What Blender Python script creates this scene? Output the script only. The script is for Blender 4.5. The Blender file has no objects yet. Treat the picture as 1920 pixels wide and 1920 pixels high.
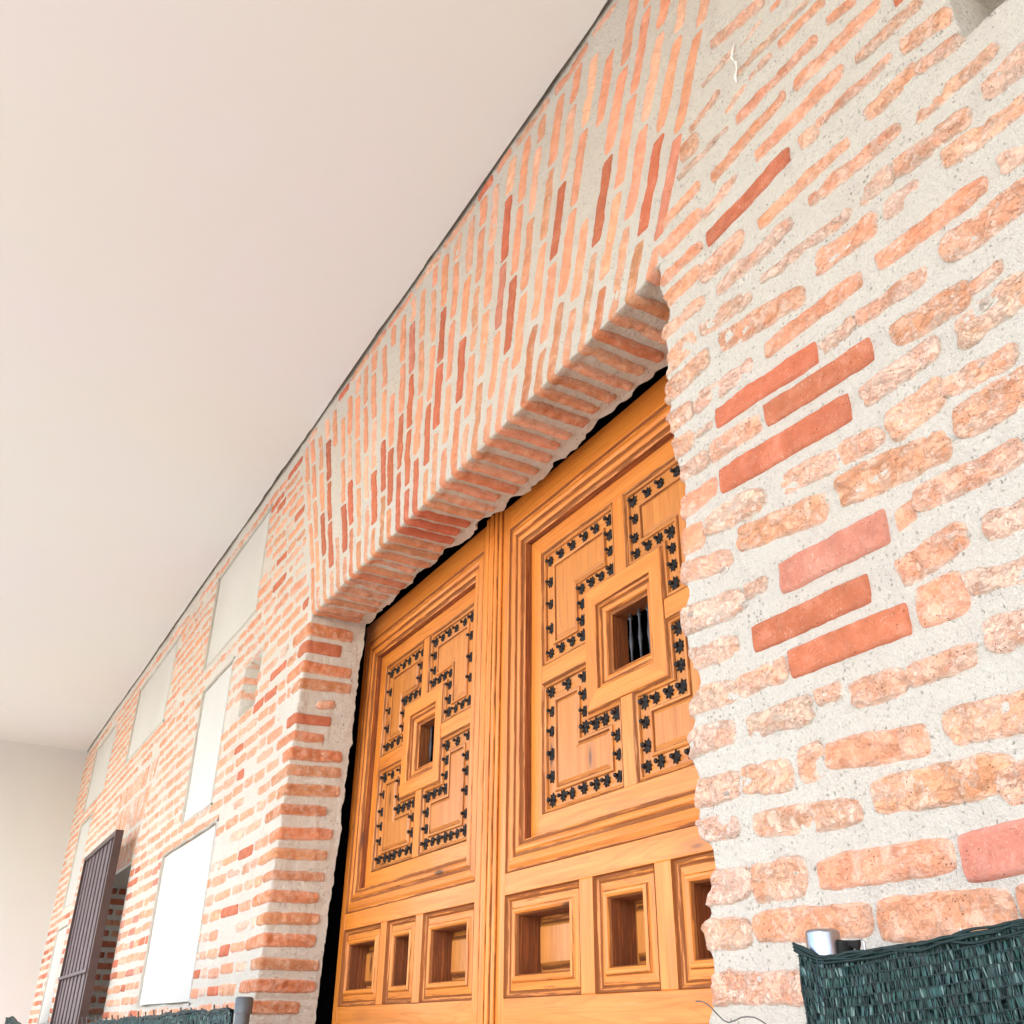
import bpy, math
import numpy as np
from mathutils import Matrix, Vector
R = math.radians
scene = bpy.context.scene
C = scene.collection

# ------------------------------------------------------------------ camera
cam_d = bpy.data.cameras.new("camera")
cam = bpy.data.objects.new("camera", cam_d)
C.objects.link(cam)
rt = Vector((0.4902814, 0.87148464, 0.01177582))
up = Vector((0.40997669, -0.24252633, 0.87926111))
fw = Vector((-0.76911849, 0.42625756, 0.47619454))
M = Matrix(((rt.x, up.x, -fw.x, 0.0), (rt.y, up.y, -fw.y, -1.2), (rt.z, up.z, -fw.z, 1.6), (0, 0, 0, 1)))
cam.matrix_world = M
cam_d.sensor_width = 36.0
cam_d.lens = 36.0 * 1819.7 / 1920.0
cam_d.clip_start = 0.02
cam_d.clip_end = 500
scene.camera = cam

# ------------------------------------------------------------------ sky, sun, exposure
SUN_EL, SUN_AZ = 52.0, 38.0      # azimuth measured from -Y (behind the camera) towards +X
world = bpy.data.worlds.new("World")
scene.world = world
world.use_nodes = True
wn = world.node_tree
wn.nodes.clear()
sky = wn.nodes.new("ShaderNodeTexSky")
sky.sky_type = 'NISHITA'
sky.sun_disc = False
sky.sun_elevation = R(SUN_EL)
sky.sun_rotation = R(180.0 - SUN_AZ)
sky.air_density = 1.0
sky.dust_density = 2.2
sky.ozone_density = 0.6
bg = wn.nodes.new("ShaderNodeBackground")
bg.inputs[1].default_value = 0.15
wo = wn.nodes.new("ShaderNodeOutputWorld")
wn.links.new(sky.outputs[0], bg.inputs[0])
wn.links.new(bg.outputs[0], wo.inputs[0])

sun_d = bpy.data.lights.new("sun", 'SUN')
sun_d.energy = 3.2
sun_d.angle = R(0.6)
sun_d.color = (1.0, 0.965, 0.92)
sun = bpy.data.objects.new("sun", sun_d)
C.objects.link(sun)
az = R(SUN_AZ)
sdir = Vector((math.sin(az) * math.cos(R(SUN_EL)), -math.cos(az) * math.cos(R(SUN_EL)), math.sin(R(SUN_EL))))
sun.rotation_euler = sdir.to_track_quat('Z', 'Y').to_euler()
sun.location = (4, -8, 9)

scene.view_settings.view_transform = 'Standard'
scene.view_settings.look = 'None'
scene.view_settings.exposure = 2.50
scene.view_settings.gamma = 1.0
scene.view_settings.use_curve_mapping = False
scene.render.resolution_x = 1024
scene.render.resolution_y = 1024
scene.cycles.max_bounces = 10
scene.cycles.diffuse_bounces = 6

# ------------------------------------------------------------------ helpers
rng = np.random.default_rng(11)

def _hash(ix, iy, iz):
    h = (ix * 374761393 + iy * 668265263 + iz * 2147483647 + 1013904223) & 0xFFFFFFFF
    h = ((h ^ (h >> 13)) * 1274126177) & 0xFFFFFFFF
    h = h ^ (h >> 16)
    return (h & 0xFFFF) / 65535.0

def vnoise(x, y, z=0.0):
    x, y, z = np.broadcast_arrays(np.asarray(x, float), np.asarray(y, float), np.asarray(z, float))
    ix, iy, iz = np.floor(x).astype(np.int64), np.floor(y).astype(np.int64), np.floor(z).astype(np.int64)
    fx, fy, fz = x - ix, y - iy, z - iz
    fx, fy, fz = [f * f * (3 - 2 * f) for f in (fx, fy, fz)]
    r = 0
    for a in (0, 1):
        wx = fx if a else 1 - fx
        for b in (0, 1):
            wy = fy if b else 1 - fy
            for c in (0, 1):
                wz = fz if c else 1 - fz
                r = r + _hash(ix + a, iy + b, iz + c) * wx * wy * wz
    return r * 2 - 1

def fbm(x, y, z=0.0, oct=3):
    r = 0; a = 1.0; s = 1.0
    for i in range(oct):
        r = r + a * vnoise(np.asarray(x) * s + 17.3 * i, np.asarray(y) * s + 5.1 * i, np.asarray(z) * s)
        a *= 0.5; s *= 2.03
    return r / 1.75

class Geo:
    """collects quads / polygons, with float and colour point attributes and face materials"""
    def __init__(self):
        self.V = []; self.F = []; self.M = []; self.n = 0
        self.A = {}; self.UV = []; self.smooth = []
    def grid(self, P, mat=0, attrs=None, flip=False, smooth=True, uv=None, mask=None):
        nu, nv = P.shape[:2]
        self.V.append(P.reshape(-1, 3))
        i = np.arange(nu * nv).reshape(nu, nv) + self.n
        q = np.stack([i[:-1, :-1], i[1:, :-1], i[1:, 1:], i[:-1, 1:]], -1)
        if mask is not None:
            q = q[mask]
        q = q.reshape(-1, 4)
        if flip:
            q = q[:, ::-1]
        self.F.append(q); self.M.append(np.full(len(q), mat)); self.smooth.append(np.full(len(q), smooth))
        N = nu * nv
        for k, v in (attrs or {}).items():
            v = np.asarray(v, float)
            if v.ndim == 0: v = np.full(N, float(v))
            elif v.ndim == 1 and v.shape[0] in (3, 4) and N not in (3, 4): v = np.tile(v[:3], (N, 1))
            else: v = v.reshape(N, -1).squeeze()
            self.A.setdefault(k, []).append((self.n, v))
        self.n += N
        return self
    def poly(self, pts, mat=0, attrs=None):
        self.V.append(np.asarray(pts, float))
        k = len(pts)
        self.F.append([tuple(range(self.n, self.n + k))]); self.M.append(np.array([mat])); self.smooth.append(np.array([False]))
        for kk, v in (attrs or {}).items():
            v = np.asarray(v, float)
            if v.ndim == 0: v = np.full(k, float(v))
            self.A.setdefault(kk, []).append((self.n, v))
        self.n += k
        return self
    def box(self, a, b, mat=0, attrs=None, bev=0.0):
        x0, y0, z0 = a; x1, y1, z1 = b
        v = [(x0,y0,z0),(x1,y0,z0),(x1,y1,z0),(x0,y1,z0),(x0,y0,z1),(x1,y0,z1),(x1,y1,z1),(x0,y1,z1)]
        for f in ((3,2,1,0),(4,5,6,7),(0,1,5,4),(1,2,6,5),(2,3,7,6),(3,0,4,7)):
            self.poly([v[i] for i in f], mat, attrs)
        return self
    def tube(self, pts, rad, seg=12, mat=0, cap=True, attrs=None):
        pts = [Vector(p) for p in pts]
        rad = rad if hasattr(rad, '__len__') else [rad] * len(pts)
        rings = []
        prev = None
        for i, p in enumerate(pts):
            t = (pts[min(i + 1, len(pts) - 1)] - pts[max(i - 1, 0)]).normalized()
            a = t.orthogonal().normalized() if prev is None else (prev - t * prev.dot(t)).normalized()
            prev = a
            b = t.cross(a)
            rings.append([p + (a * math.cos(2 * math.pi * k / seg) + b * math.sin(2 * math.pi * k / seg)) * rad[i] for k in range(seg + 1)])
        P = np.array([[tuple(v) for v in r] for r in rings])
        self.grid(P, mat, attrs)
        if cap:
            self.poly([tuple(v) for v in rings[0][:-1]][::-1], mat, attrs)
            self.poly([tuple(v) for v in rings[-1][:-1]], mat, attrs)
        return self
    def build(self, name, mats, parent=None, weld=False):
        me = bpy.data.meshes.new(name)
        V = np.concatenate(self.V)
        loops = []; starts = []; tot = []
        k = 0
        for F in self.F:
            if isinstance(F, np.ndarray):
                loops.append(F.reshape(-1)); n = len(F)
                starts.append(k + 4 * np.arange(n)); tot.append(np.full(n, 4)); k += 4 * n
            else:
                for f in F:
                    loops.append(np.array(f)); starts.append(np.array([k])); tot.append(np.array([len(f)])); k += len(f)
        loops = np.concatenate(loops).astype(np.int32); starts = np.concatenate(starts).astype(np.int32); tot = np.concatenate(tot).astype(np.int32)
        me.vertices.add(len(V)); me.vertices.foreach_set("co", V.astype(np.float32).ravel())
        me.loops.add(len(loops)); me.loops.foreach_set("vertex_index", loops)
        me.polygons.add(len(starts)); me.polygons.foreach_set("loop_start", starts); me.polygons.foreach_set("loop_total", tot)
        me.polygons.foreach_set("material_index", np.concatenate(self.M).astype(np.int32))
        me.polygons.foreach_set("use_smooth", np.concatenate(self.smooth).astype(bool))
        me.update(calc_edges=True)
        for nm, lst in self.A.items():
            col = any(v.ndim == 2 for _, v in lst)
            if col:
                at = me.attributes.new(nm, 'FLOAT_VECTOR', 'POINT'); arr = np.zeros((len(V), 3), np.float32)
            else:
                at = me.attributes.new(nm, 'FLOAT', 'POINT'); arr = np.zeros(len(V), np.float32)
            for s, v in lst:
                arr[s:s + len(v)] = v
            at.data.foreach_set("vector" if col else "value", arr.ravel())
        for m in (mats if isinstance(mats, (list, tuple)) else [mats]):
            me.materials.append(m)
        me.validate()
        o = bpy.data.objects.new(name, me)
        C.objects.link(o)
        if parent: 
            o.parent = parent
        return o

def tag(o, label=None, cat=None, group=None, kind=None):
    if label: o["label"] = label
    if cat: o["category"] = cat
    if group: o["group"] = group
    if kind: o["kind"] = kind
    return o

def empty(name, loc=(0, 0, 0)):
    o = bpy.data.objects.new(name, None); C.objects.link(o); o.location = loc; o.empty_display_size = 0.1
    return o

# ------------------------------------------------------------------ materials
class NT:
    def __init__(self, name):
        self.m = bpy.data.materials.new(name); self.m.use_nodes = True
        self.t = self.m.node_tree; self.t.nodes.clear()
        self.out = self.t.nodes.new("ShaderNodeOutputMaterial")
        self.b = self.t.nodes.new("ShaderNodeBsdfPrincipled")
        self.t.links.new(self.b.outputs[0], self.out.inputs[0])
    def set(self, sock, v):
        if isinstance(v, bpy.types.NodeSocket): self.t.links.new(v, sock)
        else:
            if isinstance(v, (tuple, list)) and len(v) == 3 and len(sock.default_value) == 4: v = (*v, 1)
            sock.default_value = v
    def n(self, typ, **kw):
        nd = self.t.nodes.new(typ)
        for k, v in kw.items():
            setattr(nd, k, v)
        return nd
    def attr(self, name, out="Fac"):
        a = self.n("ShaderNodeAttribute", attribute_name=name); return a.outputs[out]
    def pos(self):
        return self.n("ShaderNodeNewGeometry").outputs["Position"]
    def noise(self, vec, scale, detail=3, rough=0.55, dist=0.0):
        a = self.n("ShaderNodeTexNoise"); self.set(a.inputs["Vector"], vec)
        a.inputs["Scale"].default_value = scale; a.inputs["Detail"].default_value = detail
        a.inputs["Roughness"].default_value = rough; a.inputs["Distortion"].default_value = dist
        return a.outputs["Fac"]
    def vor(self, vec, scale, rnd=1.0, out="Distance"):
        a = self.n("ShaderNodeTexVoronoi"); self.set(a.inputs["Vector"], vec)
        a.inputs["Scale"].default_value = scale; a.inputs["Randomness"].default_value = rnd
        return a.outputs[out]
    def math(self, op, a, b=0.0, c=None, clamp=False):
        m = self.n("ShaderNodeMath", operation=op); m.use_clamp = clamp
        self.set(m.inputs[0], a); self.set(m.inputs[1], b)
        if c is not None: self.set(m.inputs[2], c)
        return m.outputs[0]
    def step(self, v, a, b):          # smoothstep a..b -> 0..1
        m = self.n("ShaderNodeMapRange", interpolation_type='SMOOTHSTEP')
        self.set(m.inputs[0], v); self.set(m.inputs[1], a); self.set(m.inputs[2], b)
        return m.outputs[0]
    def lin(self, v, a, b, c, d):
        m = self.n("ShaderNodeMapRange"); self.set(m.inputs[0], v)
        for i, q in enumerate((a, b, c, d)): self.set(m.inputs[i + 1], q)
        return m.outputs[0]
    def mix(self, f, a, b, mode='MIX'):
        m = self.n("ShaderNodeMix", data_type='RGBA', blend_type=mode)
        self.set(m.inputs[0], f); self.set(m.inputs[6], a); self.set(m.inputs[7], b)
        return m.outputs[2]
    def scale(self, vec, s):
        m = self.n("ShaderNodeVectorMath", operation='MULTIPLY'); self.set(m.inputs[0], vec); m.inputs[1].default_value = s
        return m.outputs[0]
    def add(self, a, b):
        m = self.n("ShaderNodeVectorMath", operation='ADD'); self.set(m.inputs[0], a); self.set(m.inputs[1], b)
        return m.outputs[0]
    def bump(self, h, strength, dist, normal=None):
        b = self.n("ShaderNodeBump"); self.set(b.inputs["Height"], h); self.set(b.inputs["Strength"], strength); b.inputs["Distance"].default_value = dist
        if normal is not None: self.set(b.inputs["Normal"], normal)
        return b.outputs[0]
    def done(self, col, rough, normal=None, metal=0.0, spec=None):
        self.set(self.b.inputs["Base Color"], col); self.set(self.b.inputs["Roughness"], rough); self.set(self.b.inputs["Metallic"], metal)
        if normal is not None: self.set(self.b.inputs["Normal"], normal)
        if spec is not None: self.b.inputs["Specular IOR Level"].default_value = spec
        return self.m

MORT = (0.68, 0.625, 0.54)

def mortar_nodes(t):
    p = t.pos()
    big = t.noise(p, 2.5, 3)
    mid = t.noise(p, 18, 4)
    fine = t.noise(p, 210, 3, 0.75)
    grit = t.noise(p, 90, 5, 0.75)
    col = t.mix(t.lin(big, 0.3, 0.7, 0, 1), (0.82, 0.73, 0.61), (0.84, 0.775, 0.665))
    col = t.mix(t.math('MULTIPLY', t.step(mid, 0.50, 0.75), 0.7), col, (0.77, 0.67, 0.58))
    col = t.mix(t.step(grit, 0.42, 0.29), col, (0.58, 0.51, 0.43))
    col = t.mix(t.math('MULTIPLY', t.step(fine, 0.40, 0.30), 0.6), col, (0.34, 0.29, 0.235))
    # elongated sand marks and a few small stones
    wn_ = t.n("ShaderNodeTexNoise"); t.set(wn_.inputs["Vector"], p); wn_.inputs["Scale"].default_value = 120
    pd = t.add(p, t.scale(wn_.outputs["Color"], (0.009, 0.009, 0.009)))
    d = t.vor(pd, 120)
    sp = t.n("ShaderNodeSeparateColor"); t.set(sp.inputs[0], t.vor(pd, 120, 1.0, "Color"))
    speck = t.math('MULTIPLY', t.step(d, 0.36, 0.20), t.step(sp.outputs[0], 0.70, 0.80))
    speck = t.math('MULTIPLY', speck, t.step(t.noise(p, 9, 2), 0.36, 0.58))
    col = t.mix(t.math('MULTIPLY', speck, t.lin(sp.outputs[1], 0, 1, 0.25, 0.75)), col, (0.36, 0.295, 0.225))
    d3 = t.vor(pd, 34)
    rc3 = t.n("ShaderNodeSeparateColor"); t.set(rc3.inputs[0], t.vor(pd, 34, 1.0, "Color"))
    peb = t.math('MULTIPLY', t.step(d3, 0.20, 0.15), t.step(rc3.outputs[1], 0.945, 0.955))
    col = t.mix(t.math('MULTIPLY', peb, 0.55), col, t.mix(rc3.outputs[2], (0.42, 0.37, 0.32), (0.62, 0.47, 0.37)))
    h = t.math('ADD', t.math('MULTIPLY', fine, 0.6), t.math('MULTIPLY', grit, 1.7))
    h = t.math('ADD', h, t.math('MULTIPLY', mid, 1.2))
    h = t.math('SUBTRACT', h, t.math('MULTIPLY', speck, 0.6))
    h = t.math('ADD', h, t.math('MULTIPLY', peb, 0.25))
    return p, col, h

def make_mortar():
    t = NT("lime_mortar")
    p, col, h = mortar_nodes(t)
    return t.done(col, 0.95, t.bump(h, 1.0, 0.009), spec=0.2)

def make_brick():
    t = NT("old_brick")
    p, mcol, mh = mortar_nodes(t)
    b = t.attr("bcol", "Vector"); e = t.attr("edge"); wear = t.attr("wear"); seed = t.attr("seed")
    cx = t.n("ShaderNodeCombineXYZ"); s2 = t.math('MULTIPLY', seed, 0.07); t.set(cx.inputs[0], s2); t.set(cx.inputs[1], s2)
    q = t.add(p, cx.outputs[0])
    n1 = t.noise(q, 20, 6, 0.62, 0.3)
    n2 = t.noise(q, 75, 6, 0.72, 0.1)
    n3 = t.noise(q, 240, 3, 0.7)
    vm = t.n("ShaderNodeVectorMath", operation='SCALE'); t.set(vm.inputs[0], b); t.set(vm.inputs[3], t.lin(n1, 0.3, 0.7, 0.86, 1.20))
    col = vm.outputs[0]
    # fired darker / more orange flakes
    col = t.mix(t.math('MULTIPLY', t.step(n2, 0.56, 0.68), t.math('MULTIPLY', wear, 0.75)), col, (0.74, 0.26, 0.10))
    chip = t.math('MULTIPLY', t.step(t.noise(t.scale(q, (1, 1, 1.6)), 26, 6, 0.72), 0.50, 0.56), wear)
    col = t.mix(t.math('MULTIPLY', chip, 0.5), col, (0.74, 0.27, 0.12))
    pale = t.math('MULTIPLY', t.step(t.noise(t.add(q, t.scale(cx.outputs[0], (0.37, 0.21, 0))), 33, 6, 0.72), 0.50, 0.57), wear)
    col = t.mix(t.math('MULTIPLY', pale, 0.65), col, (0.92, 0.68, 0.53))
    # lime bloom
    bl = t.step(t.math('ADD', n1, t.math('MULTIPLY', wear, 0.12)), 0.52, 0.70)
    col = t.mix(t.math('MULTIPLY', bl, t.lin(wear, 0, 1, 0.10, 0.40)), col, (0.84, 0.58, 0.44))
    halo = t.math('MULTIPLY', t.step(t.math('ADD', e, t.math('MULTIPLY', t.math('SUBTRACT', n2, 0.5), 1.4)), 0.75, 0.15), wear)
    col = t.mix(t.math('MULTIPLY', halo, 0.6), col, (0.82, 0.63, 0.49))
    fl = t.step(n3, 0.60, 0.68)
    col = t.mix(t.math('MULTIPLY', fl, 0.35), col, (0.80, 0.64, 0.53))
    scr = t.math('MULTIPLY', t.step(t.noise(t.scale(q, (260, 60, 45)), 1.0, 3, 0.7), 0.64, 0.70), t.step(t.noise(q, 20, 2), 0.5, 0.6))
    col = t.mix(t.math('MULTIPLY', scr, 0.55), col, (0.84, 0.68, 0.56))
    # pits and cracks
    pit = t.math('MULTIPLY', t.step(t.vor(q, 130), 0.22, 0.10), t.step(t.noise(q, 30, 2), 0.5, 0.6))
    col = t.mix(t.math('MULTIPLY', pit, 0.8), col, (0.22, 0.075, 0.035))
    cr = t.math('ABSOLUTE', t.math('SUBTRACT', t.noise(t.scale(q, (1, 1, 1.8)), 11, 8, 0.72, 0.25), 0.5))
    crk = t.math('MULTIPLY', t.step(cr, 0.012, 0.002), wear)
    col = t.mix(t.math('MULTIPLY', crk, 0.28), col, (0.46, 0.19, 0.09))
    # mortar smeared over the arris
    ed = t.math('ADD', e, t.math('MULTIPLY', t.math('SUBTRACT', t.noise(q, 55, 6, 0.72), 0.5), t.lin(wear, 0, 1, 0.3, 1.5)))
    mm = t.step(ed, t.lin(wear, 0, 1, 0.05, 0.34), t.lin(wear, 0, 1, 0.0, -0.02))
    sm = t.math('MULTIPLY', t.step(t.noise(t.scale(q, (1, 1, 2.2)), 15, 8, 0.75), 0.57, 0.70), t.math('MULTIPLY', wear, 0.8))
    mm = t.math('MAXIMUM', mm, sm)
    col = t.mix(mm, col, mcol)
    hb = t.math('ADD', t.math('MULTIPLY', n2, 1.1), t.math('MULTIPLY', n3, 0.35))
    hb = t.math('ADD', hb, t.math('MULTIPLY', n1, t.math('MULTIPLY', wear, 2.6)))
    hb = t.math('ADD', hb, t.math('MULTIPLY', t.noise(t.scale(q, (1, 1, 1.7)), 120, 5, 0.7), t.math('MULTIPLY', wear, 0.9)))
    hb = t.math('SUBTRACT', hb, t.math('MULTIPLY', crk, 0.35))
    hb = t.math('ADD', hb, t.math('MULTIPLY', pale, 0.5))
    hb = t.math('SUBTRACT', hb, t.math('MULTIPLY', chip, 0.5))
    hb = t.math('SUBTRACT', hb, t.math('MULTIPLY', pit, 0.5))
    h = t.mix(mm, hb, mh)
    return t.done(col, 0.9, t.bump(h, 0.85, 0.0065), spec=0.2)

def make_plaster(name, a, b, grime, bs=0.25):
    t = NT(name)
    p = t.pos()
    col = t.mix(t.lin(t.noise(p, 0.9, 3), 0.35, 0.65, 0, 1), a, b)
    g = t.step(t.noise(p, 5, 6, 0.65), 0.60, 0.85)
    col = t.mix(t.math('MULTIPLY', g, 0.5), col, grime)
    st = t.math('MULTIPLY', t.step(t.vor(p, 34), 0.10, 0.05), t.step(t.noise(p, 3, 2), 0.52, 0.6))
    col = t.mix(t.math('MULTIPLY', st, 0.35), col, grime)
    h = t.math('ADD', t.noise(p, 4, 3), t.math('MULTIPLY', t.noise(p, 60, 3), 0.12))
    return t.done(col, 0.9, t.bump(h, bs, 0.01), spec=0.2)

def make_wood(name, light, mid, dark, vert_free=False):
    t = NT(name)
    g = t.attr("grain", "Vector")        # u along the grain, v across, w = board seed
    crev = t.attr("crev"); tone = t.attr("tone")
    s = t.scale(g, (1.3, 26.0, 7.0))
    n1 = t.noise(s, 1.6, 4, 0.55, 0.5)
    n2 = t.noise(t.scale(g, (6.0, 240.0, 7.0)), 1.0, 3, 0.6)
    n4 = t.noise(t.scale(g, (0.45, 8.0, 9.0)), 1.6, 2, 0.5, 0.35)
    w = t.math('FRACT', t.math('MULTIPLY', n4, 14.0))
    ring = t.math('MULTIPLY', t.step(w, 0.55, 0.95), t.step(w, 1.0, 0.97))
    col = t.mix(t.lin(n1, 0.3, 0.7, 0, 1), light, mid)
    col = t.mix(t.math('MULTIPLY', ring, 0.25), col, dark)
    col = t.mix(t.math('MULTIPLY', t.step(n2, 0.56, 0.74), 0.34), col, dark)
    # knots
    kd = t.vor(t.scale(g, (2.2, 9.0, 5.0)), 1.0)
    kn = t.step(kd, 0.11, 0.05)
    halo = t.math('MULTIPLY', t.step(kd, 0.30, 0.10), 0.35)
    col = t.mix(halo, col, dark)
    col = t.mix(t.math('MULTIPLY', kn, 0.85), col, (0.07, 0.025, 0.012))
    vm = t.n("ShaderNodeVectorMath", operation='SCALE'); t.set(vm.inputs[0], col); t.set(vm.inputs[3], tone)
    col = vm.outputs[0]
    # old dark varnish and dirt caught in quirks of the mouldings
    cn = t.math('ADD', crev, t.math('MULTIPLY', t.math('SUBTRACT', t.noise(t.scale(g, (7.0, 160.0, 5.0)), 1.0, 5, 0.7), 0.5), 2.4))
    cd = t.math('MULTIPLY', t.step(cn, 0.30, 0.62), t.step(crev, 0.02, 0.3))
    col = t.mix(t.math('MULTIPLY', cd, 0.76), col, (0.13, 0.034, 0.008))
    # bleached arrises
    p = t.pos()
    bl = t.step(t.noise(t.scale(g, (5.0, 45.0, 3.0)), 1.0, 4, 0.6), 0.60, 0.78)
    col = t.mix(t.math('MULTIPLY', bl, 0.18), col, (0.85, 0.46, 0.20))
    h = t.math('ADD', t.math('MULTIPLY', n2, 0.5), t.math('MULTIPLY', n1, 0.5))
    h = t.math('SUBTRACT', h, t.math('MULTIPLY', cd, 0.5))
    t.set(t.b.inputs["Coat Weight"], t.math('MULTIPLY', t.math('SUBTRACT', 1.0, cd), 0.28))
    t.b.inputs["Coat Roughness"].default_value = 0.22
    return t.done(col, t.math('ADD', t.lin(n1, 0.3, 0.7, 0.42, 0.58), t.math('MULTIPLY', cd, 0.3)), t.bump(h, 0.35, 0.002), spec=0.45)

def make_simple(name, a, b, rough, scale=20, metal=0.0, bs=0.2, bd=0.002, spec=None):
    t = NT(name)
    p = t.pos()
    n = t.noise(p, scale, 4, 0.6)
    col = t.mix(t.lin(n, 0.3, 0.7, 0, 1), a, b)
    return t.done(col, rough, t.bump(t.noise(p, scale * 6, 3), bs, bd), metal, spec)

MM = {}
MM['mortar'] = make_mortar()
MM['brick'] = make_brick()
MM['panel'] = make_plaster("panel_render", (0.55, 0.525, 0.465), (0.60, 0.575, 0.52), (0.46, 0.42, 0.35), 0.5)
MM['ceiling'] = make_plaster("ceiling_paint", (0.72, 0.69, 0.67), (0.715, 0.70, 0.645), (0.73, 0.70, 0.69), 0.12)
MM['endwall'] = make_plaster("end_wall_paint", (0.64, 0.605, 0.575), (0.64, 0.62, 0.565), (0.62, 0.58, 0.55), 0.12)
MM['wood'] = make_wood("varnished_pine", (0.77, 0.265, 0.036), (0.66, 0.19, 0.019), (0.33, 0.075, 0.008))
MM['wood_pale'] = make_wood("worn_pine", (0.65, 0.245, 0.045), (0.55, 0.175, 0.025), (0.30, 0.08, 0.011))
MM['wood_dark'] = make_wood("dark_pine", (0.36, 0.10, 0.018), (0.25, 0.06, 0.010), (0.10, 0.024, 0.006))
MM['iron'] = make_simple("black_iron", (0.012, 0.011, 0.011), (0.035, 0.03, 0.028), 0.45, 90, 0.6, 0.5, 0.002)
MM['bar'] = make_simple("grey_iron", (0.05, 0.05, 0.055), (0.09, 0.09, 0.095), 0.5, 60, 0.5, 0.3, 0.002)
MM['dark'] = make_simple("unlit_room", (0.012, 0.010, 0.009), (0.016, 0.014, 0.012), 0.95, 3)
MM['steel'] = make_simple("brown_painted_steel", (0.05, 0.024, 0.020), (0.07, 0.034, 0.028), 0.42, 12, 0.0, 0.15, 0.001)
MM['slat'] = make_simple("brown_slat_paint", (0.085, 0.055, 0.060), (0.12, 0.08, 0.086), 0.45, 14, 0.0, 0.15, 0.001)
MM['alu'] = make_simple("galvanised_tube", (0.30, 0.31, 0.33), (0.42, 0.43, 0.45), 0.30, 40, 0.95, 0.15, 0.001)
MM['grey'] = make_simple("grey_plastic", (0.06, 0.065, 0.07), (0.10, 0.105, 0.11), 0.5, 30, 0.0, 0.2, 0.001)
MM['tie'] = make_simple("weathered_wire", (0.10, 0.10, 0.09), (0.16, 0.15, 0.13), 0.5, 60, 0.5)
MM['white'] = make_simple("lime_drip", (0.74, 0.71, 0.66), (0.80, 0.77, 0.72), 0.85, 60)

# ================================================================== the brick wall
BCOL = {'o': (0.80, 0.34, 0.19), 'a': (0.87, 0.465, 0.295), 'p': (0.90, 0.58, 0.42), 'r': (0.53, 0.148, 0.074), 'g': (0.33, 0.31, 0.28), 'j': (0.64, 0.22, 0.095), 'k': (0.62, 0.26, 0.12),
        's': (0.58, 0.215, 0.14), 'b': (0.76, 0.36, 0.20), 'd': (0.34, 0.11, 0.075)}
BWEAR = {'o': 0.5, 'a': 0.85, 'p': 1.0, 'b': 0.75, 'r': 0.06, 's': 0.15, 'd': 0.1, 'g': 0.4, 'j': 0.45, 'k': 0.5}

def ss(x, a, b):
    t = np.clip((x - a) / (b - a), 0, 1)
    return t * t * (3 - 2 * t)

def boxm(x, z, x0, x1, z0, z1, w):
    return ss(x, x0 - w, x0 + w) * (1 - ss(x, x1 - w, x1 + w)) * ss(z, z0 - w, z0 + w) * (1 - ss(z, z1 - w, z1 + w))

# plaster panels: (x left, x right, z bottom, z top) measured on the wall face
PANELS = [(-6.28, -5.095, 3.69, 4.335), (-6.16, -5.465, 2.70, 3.50), (-6.55, -5.27, 1.735, 2.555), (-9.02, -7.49, 3.665, 4.30),
          (-11.43, -10.15, 3.64, 4.29), (-11.40, -10.63, 2.69, 3.49), (-11.46, -10.69, 1.665, 2.48), (-6.50, -5.35, 0.78, 1.58)]
WIN = (-9.10, -7.70, 1.05, 2.66)

def D(x, z):
    d = fbm(x * 3.1, z * 3.1, 1.0, 2) * 0.007 + fbm(x * 17, z * 17, 2.0, 3) * 0.0042 + vnoise(x * 75, z * 75, 3.0) * 0.0012
    d = d - 0.16 * boxm(x, z, -0.568, -0.42, 3.14, 3.29, 0.006)          # right putlog hole
    d = d - 0.20 * boxm(x, z, -5.14, -4.865, 3.09, 3.36, 0.008)           # left putlog hole
    for (a, b, c, e) in PANELS:
        d = d - 0.035 * boxm(x, z, a - 0.012, b + 0.012, c - 0.012, e + 0.012, 0.006)
    return d

def front(x, z, h=0.0):
    x = np.asarray(x, float); z = np.asarray(z, float)
    return np.stack(np.broadcast_arrays(x, -(D(x, z) + h), z), -1)

# right pier: measured silhouette of the jamb corner
JR = np.array([(-1.44,3.266),(-1.448,3.231),(-1.421,3.18),(-1.41,3.142),(-1.415,3.111),(-1.443,3.084),(-1.426,3.031),(-1.428,2.989),(-1.445,2.92),(-1.436,2.876),(-1.451,2.846),(-1.432,2.801),(-1.438,2.764),(-1.431,2.741),(-1.419,2.695),(-1.401,2.644),(-1.418,2.592),(-1.412,2.559),(-1.432,2.528),(-1.418,2.496),(-1.439,2.454),(-1.421,2.412),(-1.425,2.389),(-1.449,2.36),(-1.441,2.31),(-1.44,2.277),(-1.41,2.223),(-1.415,2.196),(-1.439,2.168),(-1.435,2.139),(-1.457,2.114),(-1.458,2.082),(-1.445,2.057),(-1.436,2.023),(-1.455,1.998),(-1.447,1.972),(-1.45,1.949),(-1.439,1.923),(-1.413,1.905),(-1.41,1.867),(-1.419,1.853),(-1.418,1.834),(-1.44,1.811),(-1.435,1.797),(-1.46,1.774),(-1.455,1.742),(-1.443,1.731),(-1.438,1.689),(-1.442,1.656),(-1.467,1.624)])[::-1]
def e_right(z):
    z = np.asarray(z, float)
    v = np.interp(z, JR[:, 1], JR[:, 0]) + 0.44 + 1.0
    lo = fbm(z * 14, 3.3, 0, 3) * 0.014
    v = np.where(z < 1.62, lo, v)
    return v + vnoise(z * 90, 1.7, 0) * 0.003 + vnoise(z * 210, 2.9, 0) * 0.0012

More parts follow.
